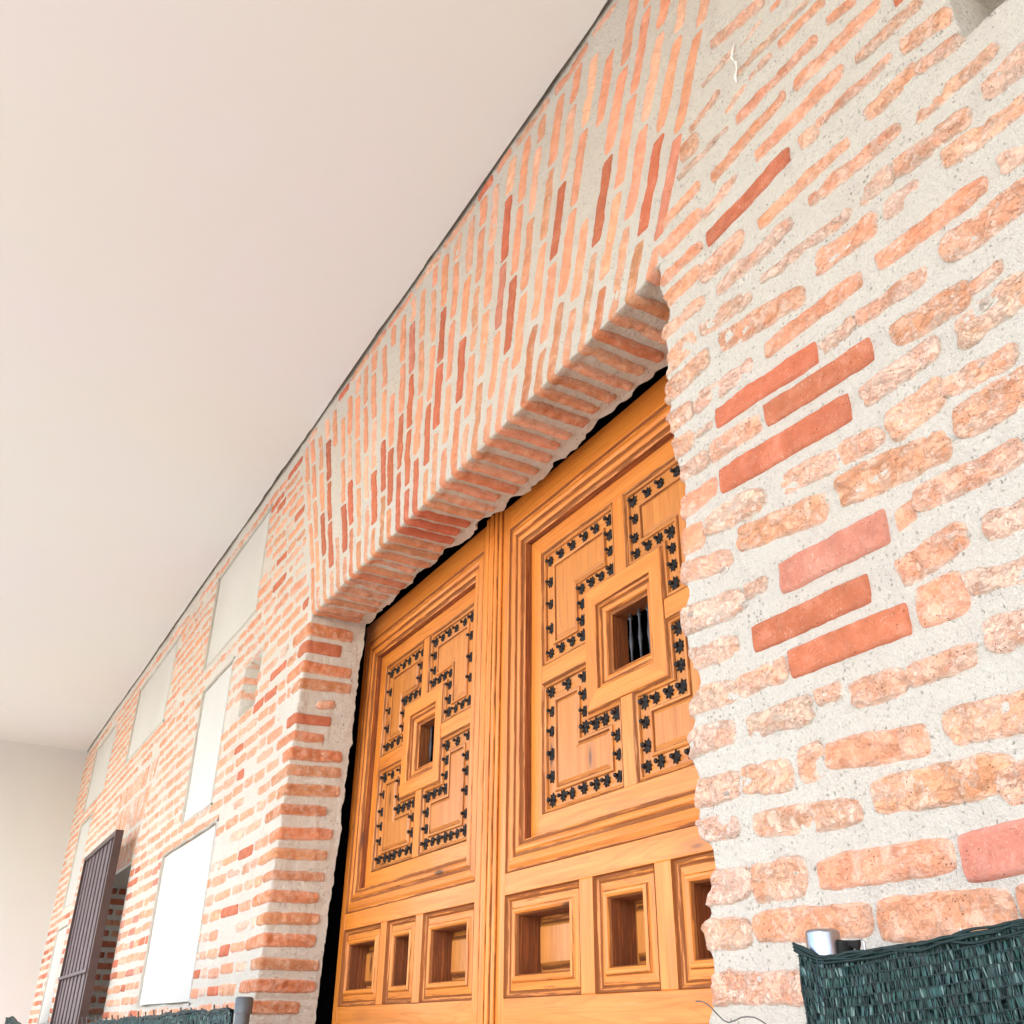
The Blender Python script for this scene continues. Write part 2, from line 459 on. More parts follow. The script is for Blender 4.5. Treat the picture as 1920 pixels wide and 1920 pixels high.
def corner(s, r):
    t = np.clip((s + r) / (2 * r), 0, 1) * (math.pi / 2)
    a = np.where(s > r, s, np.where(s < -r, 0, r * (1 - np.cos(t))))
    b = np.where(s < -r, -s, np.where(s > r, 0, r * (1 - np.sin(t))))
    return a, b, np.cos(t), np.sin(t)          # along front, depth, normal weights (side, front)

def S_right(s, z, h=0.0):
    s, z, h = np.broadcast_arrays(np.asarray(s, float), np.asarray(z, float), np.asarray(h, float))
    a, b, cn, sn = corner(s, 0.016)
    e = e_right(z)
    x = -1.44 + a + e * np.exp(-a / 0.05)
    d = D(x + b * 3.0, z) + h
    return np.stack([x - cn * d * 0.6, b - sn * d, z], -1)

def xj(z):
    z = np.asarray(z, float)
    zz = (z - 1.6) / 1.2
    return 1.2 * (-3.36 - (1.41 - zz) * 0.105)

def S_left(s, z, h=0.0):     # s<0 front (towards -x), s>0 reveal
    s, z, h = np.broadcast_arrays(np.asarray(s, float), np.asarray(z, float), np.asarray(h, float))
    a, b, cn, sn = corner(-s, 0.007)
    e = fbm(z * 16, 8.1, 0, 3) * 0.012 + vnoise(z * 80, 4.0) * 0.003
    x = xj(z) - a + e * np.exp(-a / 0.05)
    d = D(x + b * 3.0, z) + h
    d = np.where(b > 0.02, d * 0.8, d)
    return np.stack([x + cn * d, b - sn * d, z], -1)

def S_lint(x, s, h=0.0):     # s>0 front upwards, s<0 soffit
    x, s, h = np.broadcast_arrays(np.asarray(x, float), np.asarray(s, float), np.asarray(h, float))
    a, b, cn, sn = corner(s, 0.006)
    e = fbm(x * 15, 2.2, 0, 3) * 0.005
    e = e + 0.02 * np.exp(-((x + 1.45) / 0.05) ** 2)
    h = h - 0.009 * ss(-s, 0.012, 0.05)
    z = 3.28 + a + e * np.exp(-a / 0.03)
    d = D(x, z + b * 3.0) * np.where(s < 0.02, 0.7, 1.0) + h
    return np.stack([x, b - sn * d, z - cn * d], -1)

def brick(g, Pf, a0, b0, a1, b1, th, kind, res=0.006, proud=0.004, mat=1, rough=1.0, ws=1.0):
    """one brick face laid on a surface: a along its length, b across"""
    L = abs(a1 - a0)
    w = BWEAR[kind] * (0.5 + 0.5 * ws)
    hx, hy = L / 2, th / 2
    nu = max(6, int(L / res) + 1); nv = max(6, int(th / res) + 1)
    u = np.linspace(-1, 1, nu); v = np.linspace(-1, 1, nv)
    u = np.sign(u) * (1 - (1 - np.abs(u)) ** 1.25); v = np.sign(v) * (1 - (1 - np.abs(v)) ** 1.35)
    U, V = np.meshgrid(u, v, indexing='ij')
    sd = rng.random() * 90
    au = U * hx
    top = vnoise(au * 26 + sd, 0.5, sd) * 0.0055 * w + vnoise(au * 90 + sd, 1.5, sd) * 0.0022 * (0.35 + w)
    bot = vnoise(au * 24 + sd, 7.5, sd) * 0.0065 * w + vnoise(au * 85 + sd, 4.5, sd) * 0.0022 * (0.35 + w)
    le = vnoise(V * hy * 60 + sd, 9.5, sd) * 0.010 * w
    re = vnoise(V * hy * 55 + sd, 12.5, sd) * 0.010 * w
    rnd = (0.05 + 0.35 * w) * hy / hx
    A = (a0 + a1) / 2 + U * hx * (1 - rnd * np.abs(V) ** 3) + np.where(U < 0, le, re) * np.abs(U) ** 3
    endc = 1 - (0.05 + 0.28 * w * (0.5 + rng.random() * 0.8)) * np.abs(U) ** 7
    B = b0 + (b1 - b0) * (U + 1) / 2 + V * hy * endc + np.where(V > 0, top, bot) * np.abs(V) ** 1.5
    de = np.minimum((1 - np.abs(U)) * hx, (1 - np.abs(V)) * hy)
    H = -0.0035 + (proud + 0.0035) * ss(de, 0.0, 0.004 + 0.004 * w)
    H = H + rough * w * (vnoise(A * 33 + sd, B * 45, sd) * 0.0058 + vnoise(A * 80, B * 80, sd) * 0.0030) * ss(de, 0, 0.01)
    H = H - rough * w * 0.0055 * ss(vnoise(A * 19 + sd, B * 30, sd + 4), 0.10, 0.45) * ss(de, 0, 0.006)
    c = np.array(BCOL[kind]) * (0.90 + 0.2 * rng.random()) * (1 + (rng.random(3) - 0.5) * 0.08)
    g.grid(Pf(A, B, H), mat, dict(bcol=np.broadcast_to(c, A.shape + (3,)), edge=np.clip(de / 0.016, 0, 1), wear=min(1, w * (0.85 + 0.3 * rng.random())) * ws, seed=sd))

wall = empty("brick_wall")
tag(wall, "old orange brick wall with wide lime joints round the wooden doors", "brick wall")

ZLOW = np.concatenate([np.arange(0, 1.5, 0.05), np.arange(1.5, 3.305, 0.008), [3.31]])
# ---- wall face: upper band + right pier + left stretch
g = Geo()
X = np.concatenate([np.arange(-12.36, -7.4, 0.03), np.arange(-7.4, -5.3, 0.018), np.arange(-5.3, -1.6, 0.010), np.arange(-1.6, 0.2, 0.0075), np.arange(0.2, 3.6, 0.05)])
Z = np.concatenate([np.arange(3.31, 4.5, 0.0085), [4.5, 4.56, 4.63]])
XX, ZZ = np.meshgrid(X, Z, indexing='ij')
g.grid(front(XX, ZZ), 0)
S = np.concatenate([-np.arange(0.30, 0.02, -0.018), np.linspace(-0.018, 0.018, 9), np.arange(0.026, 1.75, 0.0075), np.arange(1.76, 5.04, 0.05)])
SS, ZZ = np.meshgrid(S, ZLOW, indexing='ij')
g.grid(S_right(SS, ZZ), 0)
S = np.concatenate([[-8.6, -8.3], -np.arange(8.28, 3.4, -0.03), -np.arange(3.4, 1.25, -0.018), -np.arange(1.25, 0.02, -0.011), np.linspace(-0.016, 0.016, 9)])
SS, ZZ = np.meshgrid(S, ZLOW, indexing='ij')
P = S_left(SS, ZZ)
P[..., 0] = np.maximum(P[..., 0], -12.36)
cx = (P[:-1, :-1, 0] + P[1:, 1:, 0]) / 2; cz = (P[:-1, :-1, 2] + P[1:, 1:, 2]) / 2
mask = ~((cx > WIN[0]) & (cx < WIN[1]) & (cz > WIN[2]) & (cz < WIN[3]))
g.grid(P, 0, mask=mask, flip=False)

# bricks traced on the right pier (x0,z0,x1,z1,thickness,kind)
TR = """-1.157,3.813,-0.971,3.747,0.033,a;-1.207,3.712,-0.988,3.702,0.021,p;-1.088,3.627,-0.857,3.6,0.019,a;-0.951,3.569,-0.821,3.556,0.026,o;-0.956,3.7,-0.931,3.702,0.017,o;-1.261,3.613,-1.153,3.631,0.024,a
-1.137,3.547,-1.036,3.578,0.017,a;-1.019,3.568,-0.984,3.572,0.017,a;-1.106,3.485,-0.858,3.474,0.025,o;-1.308,3.565,-1.242,3.556,0.048,b;-1.327,3.499,-1.141,3.496,0.017,p;-1.209,3.395,-0.963,3.413,0.029,o
-1.064,3.322,-0.816,3.323,0.031,o;-0.93,3.404,-0.704,3.394,0.03,o;-0.821,3.489,-0.754,3.469,0.025,o;-0.893,3.245,-0.705,3.238,0.024,a;-0.945,3.24,-0.896,3.232,0.035,a;-1.246,3.231,-0.979,3.242,0.034,r
-1.086,3.137,-0.838,3.139,0.026,o;-0.949,3.082,-0.726,3.065,0.031,b;-0.756,2.984,-0.604,2.972,0.041,a;-0.84,2.992,-0.76,2.985,0.036,p;-0.798,2.916,-0.718,2.915,0.037,p;-0.785,3.153,-0.666,3.158,0.033,b
-0.666,3.15,-0.559,3.139,0.03,a;-0.691,3.05,-0.528,3.056,0.028,a;-0.681,3.232,-0.556,3.206,0.038,b;-0.773,3.309,-0.625,3.293,0.026,a;-0.571,2.988,-0.466,2.991,0.046,p;-0.669,2.921,-0.513,2.905,0.038,a
-0.58,2.826,-0.504,2.818,0.037,p;-0.831,2.826,-0.61,2.815,0.034,o;-0.707,2.746,-0.542,2.745,0.054,b;-0.963,2.921,-0.818,2.914,0.044,b;-1.103,2.995,-0.867,2.978,0.025,p;-1.404,3.405,-1.259,3.417,0.028,o
-1.414,3.329,-1.263,3.326,0.037,o;-1.251,3.312,-1.139,3.33,0.026,a;-1.423,3.241,-1.272,3.233,0.029,o;-1.417,3.172,-1.287,3.166,0.036,o;-1.284,3.144,-1.137,3.149,0.048,a;-1.239,3.07,-1,3.07,0.035,p
-1.426,3.084,-1.281,3.078,0.032,a;-1.309,3.006,-1.144,2.981,0.04,p;-1.246,2.926,-1.004,2.885,0.045,b;-1.117,2.82,-0.873,2.821,0.032,o;-0.988,2.735,-0.898,2.743,0.03,p;-0.896,2.741,-0.746,2.734,0.031,a
-0.831,2.654,-0.68,2.646,0.044,b;-0.679,2.645,-0.622,2.651,0.024,a;-0.72,2.58,-0.588,2.591,0.053,p;-1.276,2.75,-1.001,2.738,0.039,r;-1.137,2.676,-0.883,2.667,0.039,r;-1.28,2.598,-0.949,2.584,0.045,r
-0.916,2.579,-0.755,2.591,0.04,p;-0.876,2.495,-0.764,2.508,0.048,a;-0.763,2.504,-0.639,2.497,0.033,a;-0.76,2.435,-0.621,2.437,0.056,b;-1.13,2.512,-0.888,2.495,0.038,a;-1.004,2.436,-0.78,2.417,0.051,b
-0.857,2.348,-0.668,2.346,0.038,a;-0.893,2.33,-0.863,2.338,0.031,o;-1.441,2.83,-1.35,2.824,0.044,a;-1.345,2.817,-1.158,2.818,0.038,p;-1.415,2.983,-1.323,2.994,0.047,a;-1.433,2.904,-1.283,2.921,0.044,a
-1.43,2.749,-1.359,2.751,0.044,a;-1.35,2.75,-1.297,2.748,0.025,p;-1.413,2.682,-1.315,2.674,0.037,p;-1.311,2.678,-1.159,2.672,0.038,a;-1.41,2.595,-1.3,2.597,0.039,o;-1.418,2.522,-1.356,2.514,0.047,o
-1.349,2.523,-1.169,2.511,0.047,p;-1.255,2.451,-1.035,2.427,0.045,b;-1.417,2.46,-1.283,2.431,0.038,a;-1.436,2.352,-1.259,2.333,0.047,p;-1.25,2.343,-1.198,2.344,0.025,a;-1.157,2.334,-0.918,2.334,0.047,s
-1.242,2.246,-0.977,2.246,0.039,r;-1.161,2.174,-0.914,2.171,0.04,r;-1.43,2.272,-1.289,2.251,0.04,p;-1.416,2.175,-1.305,2.171,0.042,p;-1.301,2.172,-1.173,2.172,0.036,a;-1.288,2.092,-1.128,2.089,0.04,p
-1.117,2.1,-1.065,2.101,0.026,a;-1.045,2.087,-0.935,2.08,0.035,a;-0.931,2.084,-0.814,2.084,0.033,a;-1.448,2.1,-1.319,2.097,0.041,p;-1.172,2.001,-1.118,2.003,0.047,a;-1.114,2.004,-0.92,1.987,0.039,o
-1.443,2.005,-1.323,2,0.043,a;-1.319,2.004,-1.193,1.992,0.044,a;-0.883,1.994,-0.743,1.988,0.045,a;-1.037,1.925,-0.794,1.916,0.045,b;-1.297,1.927,-1.061,1.909,0.037,a;-1.443,1.941,-1.333,1.933,0.038,p
-1.162,1.829,-0.914,1.828,0.039,o;-0.898,1.819,-0.754,1.826,0.048,s;-1.411,1.836,-1.321,1.835,0.053,p;-1.317,1.834,-1.192,1.831,0.05,a;-1.452,1.764,-1.326,1.76,0.041,a;-1.313,1.764,-1.075,1.759,0.039,o
-1.059,1.755,-0.843,1.749,0.046,o;-1.418,1.678,-1.094,1.671,0.04,a;-0.908,2.245,-0.784,2.261,0.041,b;-0.755,2.257,-0.668,2.251,0.037,p;-0.89,2.179,-0.806,2.179,0.055,o;-0.803,2.182,-0.693,2.173,0.034,p
-0.793,2.101,-0.709,2.098,0.041,p;-0.942,1.665,-0.799,1.664,0.036,a;-1.084,1.67,-0.95,1.666,0.038,o;-0.818,1.896,-0.732,1.906,0.039,a;-0.829,1.752,-0.768,1.753,0.04,o"""
traced = []
for it in TR.replace("\n", ";").split(";"):
    if it.strip():
        q = it.split(","); traced.append((*[float(v) for v in q[:5]], q[5]))
TH = 1.44
GREY = [(-0.662, 2.602), (-0.693, 2.503), (-1.405, 2.349), (-1.266, 2.319), (-1.309, 2.411), (-1.354, 1.987)]
for (x0, z0, x1, z1, th, k) in traced:
    zm = (z0 + z1) / 2
    if 3.10 < zm < 3.32 and x1 > -0.58 and x0 < -0.57: x1 = -0.58
    x0 -= 0.007; x1 += 0.007
    near = x0 < -1.36 and zm < 3.2
    if near:
        f = lambda A, B, H: S_right(A + 1.44, B, H)
        x0 = -1.44 - 0.10
        brick(g, f, x0, z0, x1, z1, min(0.068, th * TH), k, 0.005, 0.007)
    else:
        if zm > 3.31: f = front
        else: f = lambda A, B, H: S_right(A + 1.44, B, H)
        pr = 0.007 if k in 'rs' else 0.0065
        brick(g, f, x0, z0, x1, z1, min(0.074, th * TH), k, 0.0045, pr)

for (gx_, gz_) in GREY:
    brick(g, (lambda A, B, H: S_right(A + 1.44, B, H + 0.005)), gx_ - 0.010, gz_, gx_ + 0.012, gz_ + 0.003, 0.015, 'g', 0.004, 0.004)

def free(x0, x1, z, extra=()):
    """cut the interval x0..x1 where a panel, window or hole is at height z"""
    iv = [(x0, x1)]
    blocks = [(a - 0.012, b + 0.012) for (a, b, c, d) in PANELS if c - 0.03 < z < d + 0.03]
    if WIN[2] < z < WIN[3]: blocks.append((WIN[0] - 0.005, WIN[1] + 0.01))
    if 3.07 < z < 3.37: blocks.append((-5.12, -4.86))
    if 3.10 < z < 3.29: blocks.append((-0.62, -0.43))
    if 2.66 < z < 3.40: blocks.append((-8.75 - (z - 2.66) * 0.25, -7.72 + (z - 2.66) * 0.5))
    for (a, b) in blocks:
        nv = []
        for (p, q) in iv:
            if b <= p or a >= q: nv.append((p, q)); continue
            if a - p > 0.035: nv.append((p, a))
            if q - b > 0.035: nv.append((b, q))
        iv = nv
    return iv

KL = ['o', 'o', 'a', 'a', 'b', 'p', 'o', 'r']
def pick(z, x):
    if x < -6.6 and z < 2.6: return str(rng.choice(['o', 'o', 'r', 'a', 's', 'o']))
    if x > -5.6 and rng.random() < 0.10: return 'r'
    if x < -9.2: return str(rng.choice(['b', 'o', 'o', 'a', 'b']))
    return str(rng.choice(['o', 'a', 'b', 'p', 'o', 'a', 'o', 'o']))

def course(z, xa, xb, Pf, res, thm=0.044, jitter=1.0):
    x = xa + rng.random() * 0.12
    if x > xa + 0.04:
        segs = [(xa + 0.008, x - 0.012)]
    else: segs = []
    while x < xb:
        L = float(rng.choice([0.27, 0.25, 0.14, 0.20, 0.28, 0.17])) * (0.92 + 0.16 * rng.random())
        segs.append((x + 0.010, min(x + L, xb) - 0.010)); x += L + 0.008
    for (p, q) in segs:
        if q - p < 0.03: continue
        for (c0, c1) in free(p, q, z):
            if rng.random() < 0.035: continue
            th = thm * (0.85 + 0.3 * rng.random())
            dz = rng.normal() * 0.003 * jitter
            brick(g, Pf, c0, z + dz, c1, z + dz + rng.normal() * 0.002, th, pick(z, c0), res, 0.0045 + 0.003 * rng.random(), ws=0.8)

# the rest of the facing: left stretch in regular courses
CZ = [3.215, 3.134, 3.046, 2.966, 2.887, 2.81, 2.738, 2.662, 2.585, 2.509, 2.428, 2.331, 2.253, 2.173, 2.092, 2.009, 1.928, 1.847, 1.768, 1.692]
CZ = CZ + [1.692 - 0.0805 * i for i in range(1, 20)]
ZL = [(CZ[i], i) for i in range(len(CZ))] + [(3.295 + 0.078 * i, i) for i in range(0, 15)]
for (z, k) in ZL:
    xr = float(xj(min(z, 3.3))) - 0.01
    if z > 3.28: xr = -4.03 - (z - 3.28) * 0.445 - 0.02
    if z > 4.40: xr = -0.95
    if z < 3.27:
        lf = 0.10 if k % 2 else 0.22
        if z < 1.5: lf = 0.10 if k % 2 else 0.22
        Pf = lambda A, B, H: S_left(A - xj(B), B, H)
        xr2 = float(xj(z)) - lf - 0.02
        course(z, -12.3, xr2, Pf, 0.010 if z > 1.5 else 0.03, 0.049)
    else:
        course(z, -12.3, xr, front, 0.010, 0.047)
# reveal bricks of the left jamb, each wrapping the corner (depth0,z0,depth1,z1,thickness,kind)
JB = "-0.003,3.215,0.210,3.213,0.059,o;-0.002,3.134,0.164,3.138,0.053,r;0.001,3.044,0.227,3.047,0.052,o;-0.013,2.963,0.236,2.979,0.051,b;0.079,2.885,0.175,2.900,0.041,a;-0.010,2.810,0.159,2.820,0.045,r;0.006,2.738,0.138,2.741,0.044,o;-0.003,2.662,0.234,2.674,0.054,o;-0.011,2.583,0.238,2.609,0.048,b;-0.004,2.507,0.243,2.531,0.052,b;-0.006,2.426,0.197,2.443,0.047,o;-0.000,2.329,0.232,2.352,0.051,o;-0.002,2.252,0.223,2.266,0.045,b;0.011,2.172,0.225,2.184,0.040,b;-0.000,2.091,0.212,2.101,0.048,o;-0.001,2.008,0.226,2.021,0.048,b;0.003,1.927,0.221,1.938,0.051,o;-0.002,1.847,0.249,1.848,0.046,b;-0.007,1.768,0.246,1.771,0.050,o;0.010,1.691,0.194,1.695,0.049,o"
# right pier: fill behind / beyond the frame with regular courses
z = 0.06
while z < 4.42:
    nb = [q[2] for q in traced if abs((q[1] + q[3]) / 2 - z) < 0.05]
    x0 = -1.43 if z < 1.60 else (max(nb) + 0.02 if nb else -0.6)
    Pf = (lambda A, B, H: S_right(A + 1.44, B, H)) if z < 3.30 else front
    if z < 3.26 or z > 3.36:
        course(z, x0, 3.5, Pf, 0.02, 0.045)
    z += 0.0805
face = g.build("wall_face", [MM['mortar'], MM['brick']], wall)

# ---- left jamb reveal
g = Geo()
S = np.concatenate([np.linspace(0.0161, 0.03, 3), np.arange(0.036, 0.262, 0.009)])
SS, ZZ = np.meshgrid(S, ZLOW, indexing='ij')
P = S_left(SS, ZZ)
P[-1, :, 1] += vnoise(ZLOW * 16, 5.5) * 0.008 + vnoise(ZLOW * 50, 2.5) * 0.005
g.grid(P, 0)
BK = P[-1].copy(); BK2 = BK.copy(); BK2[:, 0] -= 0.8; BK2[:, 1] += 0.01
g.grid(np.stack([BK, BK2]), 0)
for i, it in enumerate(JB.split(";")):
    q = it.split(","); d0, z0, d1, z1, th = [float(v) for v in q[:5]]
    lf = 0.10 if i % 2 else 0.22
    s0 = -lf if d0 < 0.05 else d0
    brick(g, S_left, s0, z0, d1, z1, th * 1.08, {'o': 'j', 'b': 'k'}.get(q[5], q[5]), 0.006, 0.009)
for i in range(19):
    z0 = 1.6115 - i * 0.0805
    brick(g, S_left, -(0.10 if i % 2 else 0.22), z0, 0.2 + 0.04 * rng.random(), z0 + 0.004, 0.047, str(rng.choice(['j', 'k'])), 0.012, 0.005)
g.build("door_jamb", [MM['mortar'], MM['brick']], wall)

# ---- lintel: fanned soldier bricks and the soffit
g = Geo()
S = np.concatenate([-np.arange(0.262, 0.014, -0.008), np.linspace(-0.012, 0.012, 7), [0.02, 0.03]])
X = np.concatenate([np.arange(-4.06, -1.40, 0.0085)])
XX, SS = np.meshgrid(X, S, indexing='ij')
P = S_lint(XX, SS)
P[:, 0, 1] += vnoise(X * 14, 5.5) * 0.034 + vnoise(X * 45, 2.5) * 0.010
P[:, 1, 1] += (vnoise(X * 14, 5.5) * 0.034) * 0.7
P[:, 2, 1] += (vnoise(X * 14, 5.5) * 0.034) * 0.35
g.grid(P, 0)
B2 = P[:, 0].copy(); B2[:, 2] += 0.9; B2[:, 1] += 0.02
g.grid(np.stack([P[:, 0], B2]), 0)
NC = 33
XB0, XB1, XT0, XT1, ZT = -4.035, -1.435, -4.55, -0.93, 4.425
def xcol(f, z):
    t = (z - 3.28) / (ZT - 3.28)
    return (XB0 + f * (XB1 - XB0)) * (1 - t) + (XT0 + f * (XT1 - XT0)) * t
for i in range(NC):
    f = (i + 0.5) / NC + rng.normal() * 0.0016
    # bottom brick wraps on to the soffit
    dep = 0.235 + 0.03 * (rng.random() - 0.6)
    top = [0.27, 0.13, 0.25, 0.145][i % 4] + 0.012 * rng.normal()
    if i == NC - 1: top = 0.08
    wd = 0.044 * (0.88 + 0.2 * rng.random())
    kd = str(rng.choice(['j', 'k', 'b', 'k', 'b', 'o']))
    if i in (12, 13, 14): kd = 'r'
    def Pl(A, B, H, f=f):
        return S_lint(xcol(f, 3.28 + np.maximum(A, 0)) + B, A, H + 0.010 * ss(-A, 0.0, 0.05) * np.clip(H + 0.0035, 0, 0.006) / 0.006)
    brick(g, Pl, -dep, 0, top, 0, wd, kd, 0.0075, 0.005, ws=0.7)
    z = 3.28 + top + 0.022
    while z < ZT - 0.03:
        L = float(rng.choice([0.27, 0.265, 0.28, 0.26])) * (0.95 + 0.08 * rng.random())
        if z + L > ZT: L = ZT - z - 0.005
        if L < 0.05: break
        zm = z + L / 2
        t = (zm - 3.28) / (ZT - 3.28)
        band = abs(zm - (3.68 + 0.05 * math.sin(i * 0.9))) < 0.21
        r = rng.random()
        kd = 'r' if (band and r < 0.50) or r < 0.05 else str(rng.choice(['o', 'o', 'b', 'o', 'a', 'o']))
        if kd == 'r' and rng.random() < 0.2: kd = 's'
        w0 = 0.0465 * (1 + 0.34 * t) * (0.85 + 0.24 * rng.random()) * (0.97 if kd != 'r' else 1.06)
        def Pv(A, B, H, f=f):
            return front(xcol(f, A) + B, A, H)
        if rng.random() > 0.03:
            brick(g, Pv, z, 0, z + L, 0, w0, kd, 0.0075, 0.005, ws=0.45)
        z += L + 0.014 + 0.006 * rng.random()
course(4.456, -4.5, -0.9, front, 0.009, 0.040)
g.build("lintel", [MM['mortar'], MM['brick']], wall)

# ---- plaster panels
for (a, b, c, d) in PANELS:
    g = Geo()
    xs = np.linspace(a, b, 14); zs = np.linspace(c, d, 12)
    XX, ZZ = np.meshgrid(xs, zs, indexing='ij')
    tp = (ZZ - c) / (d - c)
    XX = XX + (0.03 * (tp - 0.5)) * (1 if a < -5.5 else -1) * 0.5 + vnoise(XX * 5, ZZ * 5, 7) * 0.004
    ZZ = ZZ + vnoise(XX * 3, ZZ * 4, 9) * 0.006
    g.grid(np.stack([XX, 0.008 + fbm(XX * 2, ZZ * 2, 3) * 0.003, ZZ], -1), 0)
    for sl in ((0, slice(None)), (-1, slice(None)), (slice(None), 0), (slice(None), -1)):
        e = np.stack([XX[sl], np.full(XX[sl].shape, 0.008), ZZ[sl]], -1); e2 = e.copy(); e2[:, 1] += 0.02
        g.grid(np.stack([e, e2]), 0, smooth=False)
    o_ = 0.009
    pe = [(a - o_, c - o_), (b + o_, c - o_), (b + o_, d + o_), (a - o_, d + o_)]
    for q in range(4):
        (xa_, za_), (xb_, zb_) = pe[q], pe[(q + 1) % 4]
        m = 24; tt = np.linspace(0, 1, m)
        xs_ = xa_ + (xb_ - xa_) * tt + (vnoise(tt * 9 + a, 1.0 + q) * 0.005 if q % 2 else 0); zs_ = za_ + (zb_ - za_) * tt + (vnoise(tt * 12 + a, 5.0 + q) * 0.005 if q % 2 == 0 else 0)
        rows = [np.stack([xs_, np.full(m, yy), zs_], -1) for yy in (-0.007, 0.002, 0.03)]
        out_ = rows[0].copy(); cx_, cz_ = (a + b) / 2, (c + d) / 2
        out_[:, 0] += 0.03 * np.sign(xs_ - cx_) * (q % 2); out_[:, 2] += 0.03 * np.sign(zs_ - cz_) * (1 - q % 2); out_[:, 1] = 0.006
        g.grid(np.stack([out_] + rows), 1)
    g.build("plaster_panel", [MM['panel'], MM['mortar']], wall)

# ---- window recess beside the grille, with its own soldier arch
g = Geo()
def rect_quad(g, p, mat=0, n=(12, 12), amp=0.003):
    p = np.array(p, float); u = np.linspace(0, 1, n[0]); v = np.linspace(0, 1, n[1]); U, V = np.meshgrid(u, v, indexing='ij')
    P = (p[0] * ((1-U)*(1-V))[..., None] + p[1] * (U*(1-V))[..., None] + p[2] * (U*V)[..., None] + p[3] * ((1-U)*V)[..., None])
    nrm = np.cross(p[1] - p[0], p[3] - p[0]); nrm = nrm / np.linalg.norm(nrm)
    P = P + nrm * (fbm(P[..., 0] * 9 + P[..., 1] * 9, P[..., 2] * 9, 4) * amp)[..., None]
    g.grid(P, mat)
wx0, wx1, wz0, wz1 = WIN
rect_quad(g, [(wx0, -0.002, wz0), (wx0, 0.34, wz0), (wx0, 0.34, wz1), (wx0, -0.002, wz1)], 0, (20, 60))
rect_quad(g, [(wx1, -0.002, wz0), (wx1, 0.34, wz0), (wx1, 0.34, wz1), (wx1, -0.002, wz1)], 0, (20, 60))
rect_quad(g, [(wx0, -0.002, wz1), (wx1, -0.002, wz1), (wx1, 0.34, wz1), (wx0, 0.34, wz1)], 0, (40, 12))
rect_quad(g, [(wx0, -0.03, wz0), (wx1, -0.03, wz0), (wx1, 0.34, wz0), (wx0, 0.34, wz0)], 0, (40, 12))
z = wz0 + 0.05; k = 0
while z < wz1 - 0.02:
    Pf = lambda A, B, H: np.stack([wx0 + 0.003 + H, A, B], -1)
    if k % 2:
        brick(g, Pf, 0.005, z, 0.14, z, 0.047, 'r', 0.012, 0.004); brick(g, Pf, 0.155, z, 0.30, z, 0.047, str(rng.choice(['r', 'o'])), 0.012, 0.004)
    else:
        brick(g, Pf, 0.005, z, 0.27, z, 0.047, str(rng.choice(['r', 'o', 'r'])), 0.012, 0.004)
    z += 0.0805; k += 1
for i in range(15):
    f = (i + 0.5) / 15
    xb = -8.72 + f * 0.98; xt = -8.98 + f * 1.62
    for (za, zb) in ((2.675, 2.93), (2.95, 3.20), (3.22, 3.38)):
        Pv = lambda A, B, H: front(xb + (xt - xb) * (A - 2.66) / 0.74 + B, A, H)
        brick(g, Pv, za, 0, zb, 0, 0.066 + 0.02 * (za - 2.66) / 0.5, str(rng.choice(['a', 'p', 'a', 'o'])), 0.012, 0.004)
rc = g.build("window_recess", [MM['mortar'], MM['brick']], wall)
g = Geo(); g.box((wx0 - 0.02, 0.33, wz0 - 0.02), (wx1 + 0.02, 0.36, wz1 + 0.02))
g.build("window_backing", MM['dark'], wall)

# white lime drip on the pier
g = Geo()
pts = [(-1.075, -0.008, 3.715), (-1.081, -0.010, 3.70), (-1.089, -0.009, 3.680), (-1.086, -0.007, 3.665), (-1.077, -0.009, 3.648), (-1.080, -0.008, 3.625), (-1.086, -0.010, 3.605), (-1.088, -0.006, 3.59)]
g.tube(pts, [0.001, 0.0025, 0.0035, 0.001, 0.003, 0.0018, 0.0038, 0.001], 8)
g.build("lime_drip", MM['white'], wall)
# iron-grey flecks of old cement on three bricks
# ================================================================== ceiling, end wall, ground, room behind
g = Geo()
xs = np.concatenate([np.arange(-12.34, -3, 0.05), np.arange(-3, 0.3, 0.02), np.arange(0.4, 7.2, 0.2)])
ys = np.array([0.0, 0.03, 0.12, 0.4, 0.8, 1.2, 1.8, 2.4, 3.0, 3.5])
XX, YY = np.meshgrid(xs, ys, indexing='ij')
ed = -0.014 - 0.004 * (1 + vnoise(xs * 2.3, 0.5)) - 0.004 * ss(vnoise(xs * 9, 1.5), 0.2, 0.8)
Y2 = ed[:, None] - YY
ZC = 4.487 + fbm(XX * 1.1, Y2 * 1.1, 0, 2) * 0.004
g.grid(np.stack([XX, Y2, ZC], -1), 0)
e1 = np.stack([xs, ed, ZC[:, 0]], -1); e2 = e1.copy(); e2[:, 2] += 0.12
g.grid(np.stack([e1, e2]), 0, smooth=False)
g.box((-12.8, -3.75, 4.62), (7.4, 0.8, 4.80), 0)
g.box((-12.8, -3.75, 4.40), (7.4, -3.50, 4.62), 0)
tag(g.build("ceiling", MM['ceiling']), kind="structure")

g = Geo()
rect_quad(g, [(-12.33, 0.02, 0.0), (-12.33, -3.6, 0.0), (-12.33, -3.6, 4.62), (-12.33, 0.02, 4.62)], 0, (60, 60), 0.004)
g.box((-12.8, -3.6, 0.0), (-12.34, 0.4, 4.62))
tag(g.build("plastered_wall", MM['endwall']), "plain cream plastered wall closing the far end of the porch", "plastered wall")

